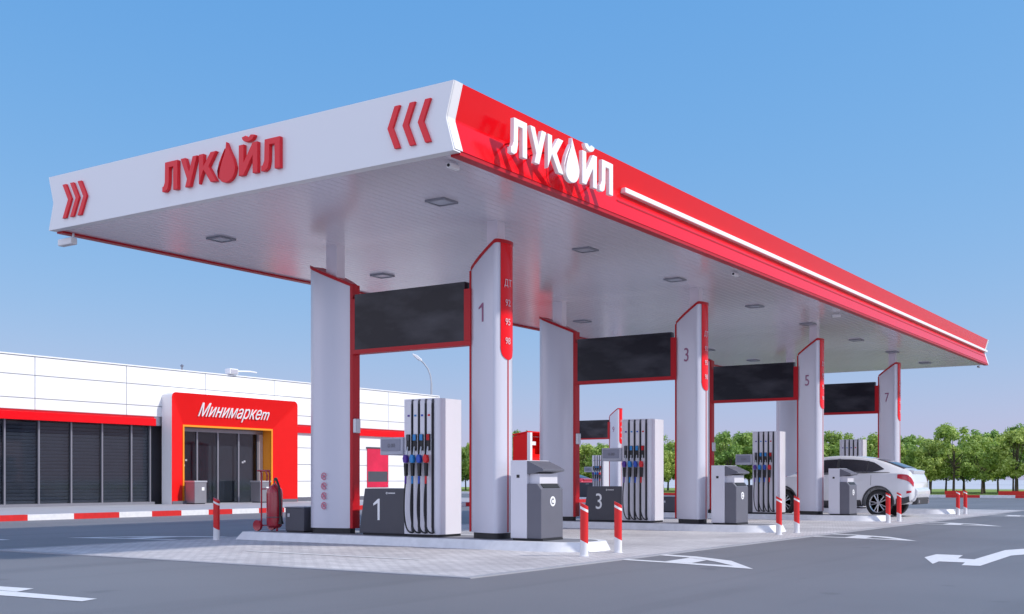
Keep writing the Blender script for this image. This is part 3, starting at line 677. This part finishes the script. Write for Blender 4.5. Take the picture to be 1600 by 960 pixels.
for y in (-.17, .17):
    whl = obj('wheel', lathe(NB(), [(.0, -.02), (.055, -.02), (.055, .02), (0, .02)], (-.24, y, .10), (0, 1, 0)), M['extred'], t)
    obj('tyre', lathe(NB(), [(.056, -.022), (.095, -.026), (.10, 0), (.095, .026), (.056, .022)], (-.24, y, .10), (0, 1, 0), 20), M['tyred'], whl, smooth=True) if 'tyred' in M else obj('tyre', lathe(NB(), [(.056, -.022), (.095, -.026), (.10, 0), (.095, .026), (.056, .022)], (-.24, y, .10), (0, 1, 0), 20), M['extred'], whl, smooth=True)
obj('foot', tube(NB(), [(.06, 0, .0), (.06, 0, .09)], .02), M['extred'], t)
obj('hose', tube(NB(), [(.04, -.03, .92), (.10, -.05, .90), (.16, -.05, .78), (.175, -.04, .5), (.165, -.03, .25), (.19, -.02, .14)], .02, 8), M['black'], t, smooth=True)
obj('nozzle_horn', lathe(NB(), [(.02, 0), (.05, -.14), (0, -.14)], (.175, -.02, .27)), M['black'], t)

# ---------------------------------------------------------------- shop
FX = -34.0
shop = thing('shop_building', 'long low white panelled shop with dark windows, red band and red framed entrance', 'building', (0, 0, 0))
BY0, BY1 = 3.0, 44.5
# wall panels above the band: separate cassettes with open joints, one mesh
vj = [y for y in [22.64 - 3.61 * k for k in range(5, 0, -1)] + [22.64 + 3.61 * k for k in range(0, 7)] if BY0 < y < BY1]
def panels(y0, y1, zs, xf=FX, jn=vj, th=.06, g=.012):
    bm = NB(); js = [y0] + [j for j in jn if y0 + .1 < j < y1 - .1] + [y1]
    for a, b in zip(js, js[1:]):
        for c, d in zip(zs, zs[1:]): box(bm, xf - th, xf, a + g, b - g, c + g, d - g)
    return bm
obj('wall_panel', panels(BY0, BY1, [3.34, 3.72, 4.48, 5.10]), M['facade'], shop, bevel=.006)
obj('wall_panel', panels(34.3, BY1, [.30, .98, 1.68, 2.38, 3.02]), M['facade'], shop, bevel=.006, label='white lower panels right of the entrance')
obj('wall', B(FX - 9, FX - .062, BY0, BY1, 3.02, 5.06), M['gap'] if 'gap' in M else M['steel'], shop)
obj('wall', B(FX - 9, FX - .062, 34.3, BY1, .145, 3.02), M['steel'], shop)
obj('wall', B(FX - 9, FX - .45, BY0, 34.3, .145, 3.02), M['blind'], shop)
obj('parapet_cap', B(FX - .3, FX + .03, BY0 - .03, BY1 + .03, 5.105, 5.15), M['facade'], shop)
obj('end_wall', B(FX - 9, FX + .0, BY1 + .002, BY1 + .08, .145, 5.10), M['facade'], shop)
obj('plinth', B(FX - .4, FX - .02, BY0, 27.5, .145, .24), M['frame'], shop)
obj('plinth', B(FX - .4, FX - .02, 34.3, BY1, .145, .28), M['mid'], shop)
for a, b in ((BY0, 27.45), (34.30, BY1)):
    obj('red_band', B(FX - .03, FX + .12, a, b, 3.00, 3.27), M['redp2'] if 'redp2' in M else M['red'], shop, bevel=.008)
    obj('band_painted_shade', B(FX - .06, FX + .02, a, b, 3.272, 3.338), M['redm'], shop)  # darker red strip paints in the shade above the band
# windows: mullioned glazing with blinds behind
my = [27.45]
y = 26.63
while y > BY0 + 1: my.append(y); y -= 1.235
my.append(BY0)
my = my[::-1]
for a, b in zip(my, my[1:]):
    wd = obj('window', B(FX - .26, FX - .255, a + .03, b - .03, .26, 2.99), M['glass'], shop)
    bm = NB()
    z = .30
    while z < 2.95:
        prism(bm, [(-.02, -.05), (.02, .035), (.02, .045), (-.02, -.040)], (FX - .33, a + .04, z), (1, 0, 0), (0, 0, 1), (0, b - a - .08, 0)); z += .118
    obj('blind', bm, M['blind2'], wd)
    obj('mullion', B(FX - .30, FX - .20, b - .028, b + .028, .24, 3.0), M['frame'], wd)
# entrance portal: splayed red surround
PY0, PY1, PZ = 27.80, 34.25, 4.25
OY0, OY1, OZ = 28.62, 33.05, 3.02
bm = NB()
Xo, Xi = FX + .55, FX + .22
def rrect(y0, y1, z1, r):   # open-bottom outline with rounded top corners
    return [(y0, .145)] + [(y0 + r - r * math.cos(R(a)), z1 - r + r * math.sin(R(a))) for a in (0, 30, 60, 90)] + [(y1 - r + r * math.sin(R(a)), z1 - r + r * math.cos(R(a))) for a in (0, 30, 60, 90)] + [(y1, .145)]
A = rrect(PY0, PY1, PZ, .18); Bq = rrect(OY0, OY1, OZ, .02)
va = [bm.verts.new((Xo, p[0], p[1])) for p in A]; vb = [bm.verts.new((Xi, p[0], p[1])) for p in Bq]
for i in range(len(A) - 1): bm.faces.new((va[i], va[i+1], vb[i+1], vb[i]))
portal = obj('entrance_portal', bm, M['redp'], shop, label='splayed red surround with rounded top corners')
bm = NB(); vc = [bm.verts.new((FX + .002, p[0], p[1])) for p in A]; vd = [bm.verts.new((Xo, p[0], p[1])) for p in A]
for i in range(len(A) - 1): bm.faces.new((vc[i], vc[i+1], vd[i+1], vd[i]))
obj('portal_side', bm, M['white'], portal)
bm = NB(); ve = [bm.verts.new((Xi, p[0], p[1])) for p in Bq]; vf = [bm.verts.new((FX - .30, p[0], p[1])) for p in Bq]
for i in range(len(Bq) - 1): bm.faces.new((ve[i], ve[i+1], vf[i+1], vf[i]))
obj('orange_reveal', bm, M['orange'], portal)
bm = NB(); e = .07
for a in ((OY0 - e, OY0 - .0, .145, OZ + e), (OY1, OY1 + e, .145, OZ + e), (OY0, OY1, OZ, OZ + e)):
    box(bm, Xi - .01, Xi + .05, a[0], a[1], a[2], a[3])
obj('orange_frame', bm, M['orange'], portal)
SZ = .70
def seg(body): return text_mesh(body, SZ, (0, 0, 0), (1, 0, 0), (0, 1, 0), (0, 0, 1), .03, align='LEFT')
full = seg('Минимаркеm'); xr = max(v_.co.x for v_ in full.vertices)
hn = seg('Мин'); xh = max(v_.co.x for v_ in hn.vertices)
tail = seg('имаркеm'); dx = xr - max(v_.co.x for v_ in tail.vertices)
for v_ in tail.vertices: v_.co.x += dx
# baseline offset of the centred text, taken from the tall first letter
head = seg('Ми'); y0h = min(v_.co.y for v_ in head.vertices); yf = max(v_.co.y for v_ in full.vertices) - max(v_.co.y for v_ in head.vertices)
for v_ in head.vertices: v_.co.y += yf
y0h += yf
tb = min(v_.co.y for v_ in full.vertices) - min(v_.co.y for v_ in tail.vertices)
for v_ in tail.vertices: v_.co.y += tb
hw, hh, st_ = .434 * SZ, .542 * SZ, .10 * SZ
hb = NB(); xl = xh - hw
prism(hb, [(xl, y0h), (xl, y0h + hh), (xl + st_, y0h + hh), (xl + st_, y0h + hh * .6), (xh - st_, y0h + hh * .6), (xh - st_, y0h + hh), (xh, y0h + hh), (xh, y0h), (xh - st_, y0h), (xh - st_, y0h + hh * .43), (xl + st_, y0h + hh * .43), (xl + st_, y0h)], (0, 0, 0), (1, 0, 0), (0, 1, 0), (0, 0, .03))
bmesh.ops.recalc_face_normals(hb, faces=hb.faces)
hm = bpy.data.meshes.new('h'); hb.to_mesh(hm); hb.free()
bm = NB()
for q_ in (head, hm, tail): bm.from_mesh(q_)
for v_ in bm.verts:
    x_, y_, z_ = v_.co; x_ = (x_ - xr / 2 + .30 * y_) * .80
    v_.co = Vector((Xi + .18 + z_ + y_ * .268, 30.98 + x_, 3.64 + y_))     # leans with the splayed surface
for fc in bm.faces: fc.material_index = 0
obj('sign_lettering', bm, M['letter'], portal, label='white italic lettering over the entrance')
DX = FX - .26
dr = obj('entrance_door', B(DX - .006, DX, OY0 + .02, OY1 - .25, .16, OZ - .15), M['glass'], shop, label='dark sliding glass door')
bm = NB()
for y in (OY0 + .02, OY0 + 1.0, OY0 + 2.03, OY0 + 3.1, OY1 - .30): box(bm, DX - .02, DX + .04, y, y + .07, .16, OZ - .15)
box(bm, DX - .02, DX + .05, OY0, OY1, OZ - .15, OZ - .003)
obj('door_frame', bm, M['frame'], dr)
obj('door_jamb', B(DX - .02, DX + .06, OY1 - .225, OY1 - .02, .16, OZ - .155), M['steel'], dr)
bm = NB()
for a, b in ((28.78, 1.75), (28.95, 1.75), (29.1, 1.75), (28.82, 1.55), (29.0, 1.55), (31.95, 1.7), (32.05, 1.74)): box(bm, DX + .001, DX + .004, a, a + .09, b, b + .07)
obj('door_sticker', bm, M['steel'], dr)
obj('plinth', B(FX + .1, Xo + .01, PY0 + .02, OY0 - .06, .146, .26), M['mid'], shop)
obj('plinth', B(FX + .1, Xo + .01, OY1 + .10, PY1 - .02, .146, .26), M['mid'], shop)
# poster window
ps = obj('poster_window', B(FX + .002, FX + .03, 39.2, 40.65, .70, 2.45), M['red_poster'], shop, label='red poster in a dark frame')
obj('poster_frame', B(FX + .001, FX + .045, 39.14, 40.71, 2.451, 2.52), M['dark'], ps)
obj('poster_picture', B(FX + .031, FX + .034, 39.24, 40.60, .95, 1.42), M['dark'], ps)
# wall spotlight on the parapet
t = thing('floodlight', 'small white floodlight on an arm on top of the shop parapet', 'floodlight', (FX - .05, 31.2, 5.15))
obj('bracket', B(-.05, .05, -.04, .04, 0, .18), M['steel'], t)
obj('lamp_body', B(-.12, .18, -.22, .22, .02, .24), M['white'], t, bevel=.03)
obj('lamp_glass', B(.181, .19, -.17, .17, .05, .20), M['lens'], t)
obj('arm', tube(NB(), [(.0, .2, .16), (.1, .9, .20), (.1, 1.25, .18)], .03), M['white'], t)
t = thing('roof_vent', 'tiny grey vent pipe poking up from the shop roof', 'vent', (FX - 1.5, 30.0, 5.06))
obj('pipe', tube(NB(), [(0, 0, 0), (0, 0, .42)], .03), M['frame'], t); obj('cowl', lathe(NB(), [(.06, .40), (.07, .44), (0, .5)], (0, 0, 0)), M['frame'], t)
# litter bins beside the door
def litter(x, y, lab):
    t = thing('litter_bin', lab, 'litter bin', (x, y, .145), 0, 'grey litter bins at the shop door')
    obj('body', B(-.26, .26, -.28, .28, .03, .80), M['binm'], t, bevel=.015)
    obj('foot', B(-.22, .22, -.24, .24, 0, .03), M['plinth'], t)
    obj('lid', B(-.28, .28, -.30, .30, .801, .86), M['steel'], t, bevel=.01)
    obj('emblem', B(.261, .265, .05, .17, .50, .62), M['letter'], t)
litter(FX + .75, 28.75, 'grey litter bin with white emblem left of the shop door')
litter(FX + .75, 32.0, 'grey litter bin right of the shop door behind the extinguisher trolley')

# ---------------------------------------------------------------- street lamp
def at(x, d, z=0):
    l = (x - 800) / 1788 * d; s, c = math.sin(YAW), math.cos(YAW)
    return (-s * d + c * l, c * d + s * l, z)
lp = at(674, 62)
t = thing('street_lamp', 'tall grey street lamp with curved arm behind the shop', 'street lamp', (lp[0], lp[1], 0), YAW)
obj('pole', tube(NB(), [(0, 0, 0), (0, 0, 3), (0, 0, 6.3)], .09, 10, r2=.055), M['galv'], t, smooth=True)
obj('arm', tube(NB(), [(0, 0, 6.3), (-.05, 0, 6.7), (-.18, 0, 7.05), (-.4, 0, 7.35), (-.6, 0, 7.55)], .045), M['galv'], t, smooth=True)
obj('lamp_head', prism(NB(), [(-.52, 7.44), (-.50, 7.56), (-.75, 7.78), (-1.02, 7.88), (-1.0, 7.78), (-.78, 7.58)], (0, -.13, 0), (1, 0, 0), (0, 0, 1), (0, .26, 0)), M['white'], t, bevel=.03)
obj('lamp_glass', prism(NB(), [(-.66, 7.49), (-.96, 7.73), (-.94, 7.71), (-.66, 7.46)], (0, -.1, 0), (1, 0, 0), (0, 0, 1), (0, .2, 0)), M['lens'], t)

# ---------------------------------------------------------------- second forecourt far behind (truck lane)
c2 = copy_tree(fcol)
tx = at(965, 58.5)
def drop(root, *names):
    for ch in list(kids(root)):
        if ch.name.split('.')[0] in names: bpy.data.objects.remove(ch)
drop(c2, 'number', 'post')
c2.location = (tx[0] + 9.95, tx[1] - 14.485, 0); c2['label'] = 'small far white column with red nose panel between column 1 and pump 3'; c2['group'] = 'far truck lane equipment'
obj('number', digit('9', .40, (-10.09, 14.296, 3.60), (Vector((.966, -.259, 0))), N2, .8), M['num'], c2)
d2 = copy_tree(dsp); d2.location = (c2.location[0] + .02, c2.location[1], 0); d2['label'] = 'small far display board left of the small far column'; d2['group'] = 'far truck lane equipment'
p2 = at(940, 60)
pp = copy_tree(pump); drop(pp, 'number'); pp.location = (p2[0] + 11.2, p2[1] - 14.6, 0); pp['label'] = 'small far white dispenser in front of the trees left of the far column'; pp['group'] = 'far truck lane equipment'
i2 = copy_tree(isl); i2.location = (c2.location[0] + .3, c2.location[1], 0); i2['label'] = 'far raised island under the small far column'; i2['group'] = 'far truck lane equipment'
# red open kiosk
kp = at(826, 44)
t = thing('service_kiosk', 'red open-fronted kiosk with white corner post behind the bin beside column 1', 'kiosk', (kp[0], kp[1], 0), 0)
obj('side_panel', prism(NB(), [(-.72, .1), (-.04, .1), (-.04, 2.86), (-.10, 2.86), (-.72, 2.70)], (0, 0, 0), (1, 0, 0), (0, 0, 1), (0, .05, 0)), M['redp'], t)
obj('back_panel', B(-.72, -.67, .05, 1.8, .1, 2.75), M['redp'], t)
obj('side_panel', B(-.67, -.04, 1.75, 1.8, .1, 2.80), M['redp'], t)
obj('roof', prism(NB(), [(-.74, 2.76), (-.02, 2.87), (-.02, 2.92), (-.74, 2.81)], (0, -.02, 0), (1, 0, 0), (0, 0, 1), (0, 1.84, 0)), M['redp'], t)
obj('counter', prism(NB(), [(-.66, .1), (-.10, .1), (-.10, 1.9), (-.35, 2.05), (-.66, 2.05)], (0, .06, 0), (1, 0, 0), (0, 0, 1), (0, 1.68, 0)), M['redp'], t)
obj('corner_post', B(-.035, .10, -.05, .10, .0, 2.86), M['letter'], t)
obj('lamp', B(-.03, .06, .12, .42, 2.38, 2.52), M['letter'], t)
obj('base', B(-.74, .0, .0, 1.8, 0, .099), M['mid'], t)

# ---------------------------------------------------------------- cars
STN = [(-.02,.52,.76,.86,.94,.60),(.05,.45,.88,1.03,1.14,.72),(.16,.38,.93,1.12,1.265,.74),(.55,.32,.975,1.15,1.415,.69),(1.0,.30,.99,1.15,1.555,.66),(1.6,.28,.99,1.14,1.655,.65),
       (2.3,.26,.985,1.12,1.68,.65),(2.9,.26,.98,1.10,1.62,.66),(3.3,.26,.98,1.08,1.42,.68),(3.75,.27,.98,1.05,1.16,.72),(4.3,.28,.96,.96,1.05,.70),(4.7,.32,.88,.82,.93,.60),(4.87,.40,.70,.68,.76,.45)]
def cr(p0, p1, p2, p3, t): return .5 * ((2*p1) + (p2-p0)*t + (2*p0-5*p1+4*p2-p3)*t*t + (3*p1-p0-3*p2+p3)*t**3)
def sect(x):
    i = 0
    while i < len(STN) - 2 and x > STN[i+1][0]: i += 1
    a, b = STN[i], STN[i+1]; t = (x - a[0]) / (b[0] - a[0]); t = max(0, min(1, t))
    p0 = STN[max(0, i-1)]; p3 = STN[min(len(STN)-1, i+2)]
    out = []
    for k in range(1, 6):
        m1 = (b[k] - p0[k]) / max(1e-6, b[0] - p0[0]) * (b[0]-a[0]); m2 = (p3[k] - a[k]) / max(1e-6, p3[0] - a[0]) * (b[0]-a[0])
        out.append((2*t**3-3*t*t+1)*a[k] + (t**3-2*t*t+t)*m1 + (-2*t**3+3*t*t)*b[k] + (t**3-t*t)*m2)
    return out
def surf(x, v):
    """v 0..8 from the underside centre to the roof centre (positive y side)"""
    zb, w_, zs, zr, wr = sect(x)
    zm = zb + (zs - zb) * .55
    P = [(0, zb), (w_*.8, zb), (w_*.97, zb+.10), (w_, zm), (w_*.955, zs), (w_*.90, zs+.035 if zr > zs+.06 else zs + (zr-zs)*.5), (wr, zr-.075 if zr > zs+.15 else zr - (zr-zs)*.35), (wr*.72, zr-.012), (0, zr)]
    i = min(7, int(v)); t = v - i
    g = [Vector((0, *P[max(0, min(8, i+d))])) for d in (-1, 0, 1, 2)]
    if i == 7: g[3] = Vector((0, -P[7][0], P[7][1]))
    if i == 0: g[0] = Vector((0, -P[1][0], P[1][1]))
    q = cr(*g, t) if i not in (5,) else g[1].lerp(g[2], t)
    return Vector((x, q.y, q.z))
def patch(x0, x1, v0, v1, sgn, off=.008, nx=16, nv=5, f=None):
    bm = NB(); rows = []
    for i in range(nx+1):
        x = x0 + (x1-x0)*i/nx; a, b = (v0, v1) if f is None else f((x-x0)/(x1-x0))
        col = []
        for j in range(nv+1):
            v = a + (b-a)*j/nv; p = surf(x, v); e = .01
            n = (surf(x+e, v) - surf(x-e, v)).cross(surf(x, min(8, v+e)) - surf(x, max(0, v-e)))
            n = n.normalized() if n.length > 1e-9 else Vector((0, 0, 1))
            if n.y < 0 and p.y > .2: n = -n
            if p.y <= .2 and n.z < 0: n = -n
            p = p + n * off; col.append(bm.verts.new((p.x, p.y * sgn, p.z)))
        rows.append(col)
    for A, Bq in zip(rows, rows[1:]):
        for j in range(nv): bm.faces.new((A[j], A[j+1], Bq[j+1], Bq[j]))
    return bm
def body_mesh():
    bm = NB(); xs = sorted(set([-.02, 0, .02, .05, .08, .12, .16] + [.16 + (4.70-.16)*k/44 for k in range(45)] + [4.75, 4.8, 4.84, 4.87]))
    vv = [8*k/40 for k in range(41)]; rings = []
    for x in xs:
        half = [surf(x, v) for v in vv]
        ring = [bm.verts.new(p) for p in half] + [bm.verts.new((p.x, -p.y, p.z)) for p in half[-2:0:-1]]
        rings.append(ring)
    k = len(rings[0])
    for A, Bq in zip(rings, rings[1:]):
        for j in range(k): bm.faces.new((A[j], A[(j+1) % k], Bq[(j+1) % k], Bq[j]))
    bm.faces.new(rings[0][::-1]); bm.faces.new(rings[-1])
    bmesh.ops.recalc_face_normals(bm, faces=bm.faces)
    me = bpy.data.meshes.new('body'); bm.to_mesh(me); bm.free()
    cut = NB()
    for wx in (.97, 3.90):
        for sgn in (-1, 1): lathe(cut, [(.445, -.17), (.445, .25)], (wx, sgn * .92, .37), (0, sgn, 0), 40)
    bmesh.ops.recalc_face_normals(cut, faces=cut.faces)
    cm = bpy.data.meshes.new('cut'); cut.to_mesh(cm); cut.free()
    a = bpy.data.objects.new('a', me); b = bpy.data.objects.new('b', cm); C.objects.link(a); C.objects.link(b)
    md = a.modifiers.new('m', 'BOOLEAN'); md.object = b; md.operation = 'DIFFERENCE'; md.solver = 'EXACT'
    dg = bpy.context.evaluated_depsgraph_get(); out = bpy.data.meshes.new_from_object(a.evaluated_get(dg))
    bpy.data.objects.remove(a); bpy.data.objects.remove(b)
    return out
BODY = body_mesh()
def car(name, label, loc, rz, paint, sc=(1, 1, 1)):
    t = thing(name, label, 'car', loc, rz); t.scale = sc
    me = BODY.copy(); obj('body', me, paint, t, smooth=True)
    for s_ in (-1, 1):
        obj('side_window', patch(.84, 3.42, 5.05, 5.95, s_, f=lambda u: (5.10 + (.30 * max(0, 1 - u / .12) ** 1.5), 5.92 - .50 * max(0, 1 - u / .16) ** 1.6 - .62 * max(0, (u - .80) / .2) ** 1.3)), M['carglass'], t, smooth=True)
        obj('window_trim', patch(.66, 3.42, 4.98, 5.07, s_, off=.012, nv=1), M['clad'], t)
        obj('pillar', patch(2.18, 2.27, 5.08, 5.93, s_, off=.013, nx=1), M['clad'], t)
        obj('pillar', patch(1.32, 1.35, 5.08, 5.93, s_, off=.011, nx=1), M['clad'], t)
        obj('tail_light', patch(.0, .42, 3.35, 4.05, s_, off=.012, f=lambda u: (3.45 + .20 * u, 4.18 - .18 * u)), M['lampred'], t, smooth=True)
        obj('headlight', patch(4.25, 4.78, 3.4, 4.2, s_, off=.01), M['lampw'], t, smooth=True)
        obj('sill_cladding', patch(.1, 4.75, 1.2, 2.25, s_, off=.012, nx=40, f=lambda u: (1.2, 2.25 if abs(.1+4.65*u-.97) > .47 and abs(.1+4.65*u-3.90) > .47 else 1.21)), M['clad'], t)
        obj('bumper_reflector', patch(.04, .16, 2.55, 2.75, s_, off=.012, nx=4), M['lampred'], t)
        dh = obj('door_handle', B(1.42, 1.62, s_ * .978 - .012, s_ * .978 + .012, .985, 1.01), paint, t)
        obj('door_seam', patch(1.18, 1.19, 2.3, 4.9, s_, off=.002, nx=1), M['clad'], t)
        obj('door_seam', patch(2.24, 2.25, 2.3, 4.9, s_, off=.002, nx=1), M['clad'], t)
        bm = NB(); box(bm, 3.0, 3.16, min(s_*.93, s_*1.10), max(s_*.93, s_*1.10), 1.13, 1.26)
        obj('wing_mirror', bm, paint, t, bevel=.03)
        for wx in (.97, 3.90):
            # arch lip
            bm = NB(); o_ = arc(wx, .37, .475, -8, 188, 24); i_ = arc(wx, .37, .435, -8, 188, 24)
            for k in range(24): prism(bm, [o_[k], o_[k+1], i_[k+1], i_[k]], (0, s_ * .955, 0), (1, 0, 0), (0, 0, 1), (0, s_ * .045, 0))
            obj('arch_trim', bm, M['clad'], t)
            c0 = (wx, s_ * .86, .37); ax = (0, s_, 0)
            wh = obj('wheel', lathe(NB(), [(.0, -.10), (.25, -.10), (.25, .02), (0, .02)], c0, ax, 32), M['clad'], t)
            obj('tyre', lathe(NB(), [(.262, -.12), (.34, -.14), (.37, -.11), (.373, 0), (.37, .08), (.34, .115), (.268, .105), (.262, .08)], c0, ax, 48), M['tyre'], wh, smooth=True)
            bm = NB()
            lathe(bm, [(.235, .08), (.262, .108), (.268, .10), (.25, .05)], c0, ax, 48); lathe(bm, [(.05, .04), (.05, .085), (0, .09)], c0, ax, 20)
            for k in range(5):
                for dd in (-.13, .13):
                    a = 2 * math.pi * k / 5 + dd; a2 = 2 * math.pi * k / 5 + dd * 1.6
                    p0 = Vector((wx + .03 * math.cos(a), s_ * (.86 + .07), .37 + .03 * math.sin(a))); p1 = Vector((wx + .245 * math.cos(a2), s_ * (.86 + .088), .37 + .245 * math.sin(a2)))
                    tube(bm, [p0, p1], .018, 6)
            obj('rim', bm, M['rim'], wh, smooth=True)
    obj('rear_window', patch(.30, 1.10, 6.6, 8, 1, off=.012, f=lambda u: (6.55, 8)), M['carglass'], t, smooth=True)
    obj('rear_window', patch(.30, 1.10, 6.6, 8, -1, off=.012, f=lambda u: (6.55, 8)), M['carglass'], t, smooth=True)
    obj('windscreen', patch(2.95, 3.62, 6.3, 8, 1, off=.01), M['carglass'], t, smooth=True)
    obj('windscreen', patch(2.95, 3.62, 6.3, 8, -1, off=.01), M['carglass'], t, smooth=True)
    obj('spoiler', prism(NB(), [(.05, 1.16), (.16, 1.25), (.18, 1.285), (.03, 1.25)], (0, -.58, 0), (1, 0, 0), (0, 0, 1), (0, 1.16, 0)), paint, t, bevel=.008)
    bp = obj('rear_bumper', prism(NB(), [(-.10, .62), (-.10, .72), (-.02, .80), (.08, .80), (.08, .42), (0, .42)], (0, -.70, 0), (1, 0, 0), (0, 0, 1), (0, 1.40, 0)), paint, t, bevel=.03)
    obj('diffuser', prism(NB(), [(-.06, .34), (-.085, .52), (.02, .54), (.1, .33)], (0, -.60, 0), (1, 0, 0), (0, 0, 1), (0, 1.2, 0)), M['clad'], bp, bevel=.02)
    obj('exhaust', lathe(lathe(NB(), [(.04, 0), (.045, .12), (.03, .12)], (.02, .5, .42), (-1, 0, 0), 12), [(.04, 0), (.045, .12), (.03, .12)], (.02, -.5, .42), (-1, 0, 0), 12), M['rim'], t)
    return t
car('parked_car', 'white coupe off-roader refuelling between the islands of columns 5 and 7', (-8.30, 33.15, .006), R(180), M['carwhite'], (.94, 1, 1.03))
q = at(893, 56); car('parked_car', 'dark car half hidden behind the red edge of the column behind pump 3', (q[0], q[1], 0), R(180), M['cardark'], (.95, .9, .88))
q = at(921, 64); car('parked_car', 'red car barely visible behind the cabinet of pump 3', (q[0], q[1], 0), R(180), M['carred'], (.9, .9, .86))

# ---------------------------------------------------------------- trees
random.seed(5)
def crown_mesh(seed, h, rad, leaves=4800):
    rnd = random.Random(seed); bm = NB(); cl = []
    for k in range(50):
        a = rnd.uniform(0, 2*math.pi); zz = rnd.uniform(0, 1); rr = rad * math.sqrt(max(.02, 1 - (2*zz-1)**2 * .85)) * rnd.uniform(.35, 1.0)
        cl.append((Vector((rr*math.cos(a), rr*math.sin(a), h*.29 + zz * h * .66)), rnd.uniform(.22, .42)))
    per = leaves // len(cl)
    for c, r in cl:
        for k in range(per):
            d = Vector((rnd.gauss(0, 1), rnd.gauss(0, 1), rnd.gauss(0, .7))).normalized() * r * rnd.uniform(.5, 1.1)
            p = c + d; s_ = rnd.uniform(.045, .10)
            u = Vector((rnd.gauss(0, 1), rnd.gauss(0, 1), rnd.gauss(0, .6))).normalized(); n = (d.normalized() + Vector((rnd.gauss(0, .5), rnd.gauss(0, .5), rnd.gauss(0, .5) + .4))).normalized()
            v = n.cross(u).normalized() if n.cross(u).length > .1 else n.orthogonal().normalized(); u = v.cross(n)
            bm.faces.new([bm.verts.new(p + u*s_*1.4), bm.verts.new(p + v*s_*.7), bm.verts.new(p - u*s_*1.4), bm.verts.new(p - v*s_*.7)])
    me = bpy.data.meshes.new('crown'); bm.to_mesh(me); bm.free(); return me, cl
def trunk_mesh(seed, h, cl):
    rnd = random.Random(seed); bm = NB()
    top = Vector((rnd.uniform(-.15, .15), rnd.uniform(-.15, .15), h*.62))
    tube(bm, [(0, 0, 0), (rnd.uniform(-.05, .05), rnd.uniform(-.05, .05), h*.22), (top.x*.6, top.y*.6, h*.42), top], .085, 7, r2=.04)
    for c, r in cl[::3]:
        b = Vector((top.x*.5, top.y*.5, h * rnd.uniform(.26, .46))); m_ = b.lerp(c, .5) + Vector((0, 0, -.08))
        tube(bm, [b, m_, c], .035, 5, r2=.012)
    me = bpy.data.meshes.new('trunk'); bm.to_mesh(me); bm.free(); return me
var = []
for k in range(6):
    h = [4.1, 4.4, 3.8, 4.2, 4.55, 4.0][k]; cm, cl = crown_mesh(k, h, [1.45, 1.6, 1.35, 1.5, 1.7, 1.4][k]); tm = trunk_mesh(k, h, cl)
    cm.materials.append(M['leafs'][k % 3]); tm.materials.append(M['bark']); var.append((cm, tm))
tl = ['bushy green tree in the last row at the back of the belt of trees', 'bushy green tree in the front row beyond the forecourt', 'green tree in the middle row behind the front row of trees', 'green tree in the third row of the belt of trees']
cnt = 0
for row, (Y, sp) in enumerate(((78, 1.9), (82, 2.1), (86, 2.3), (91, 2.6))):
    x = -62 - row * 2
    xe = 2 + row * 3
    while x < xe:
        cm, tm = random.choice(var)
        t = thing('tree', (tl[1:] + tl[:1])[row], 'tree', (x + random.uniform(-.5, .5), Y + random.uniform(-1.2, 1.2), .12), random.uniform(0, 6.28), ['front row of trees', 'middle row of trees', 'third row of trees', 'last row of trees'][row])
        s_ = random.uniform(.80, 1.10); t.scale = (s_ * random.uniform(.9, 1.1), s_, s_)
        for nm, me in (('crown', cm), ('trunk', tm)):
            o = bpy.data.objects.new(nm, me); C.objects.link(o); o.parent = t
        x += sp * random.uniform(.8, 1.2); cnt += 1
print('trees', cnt)
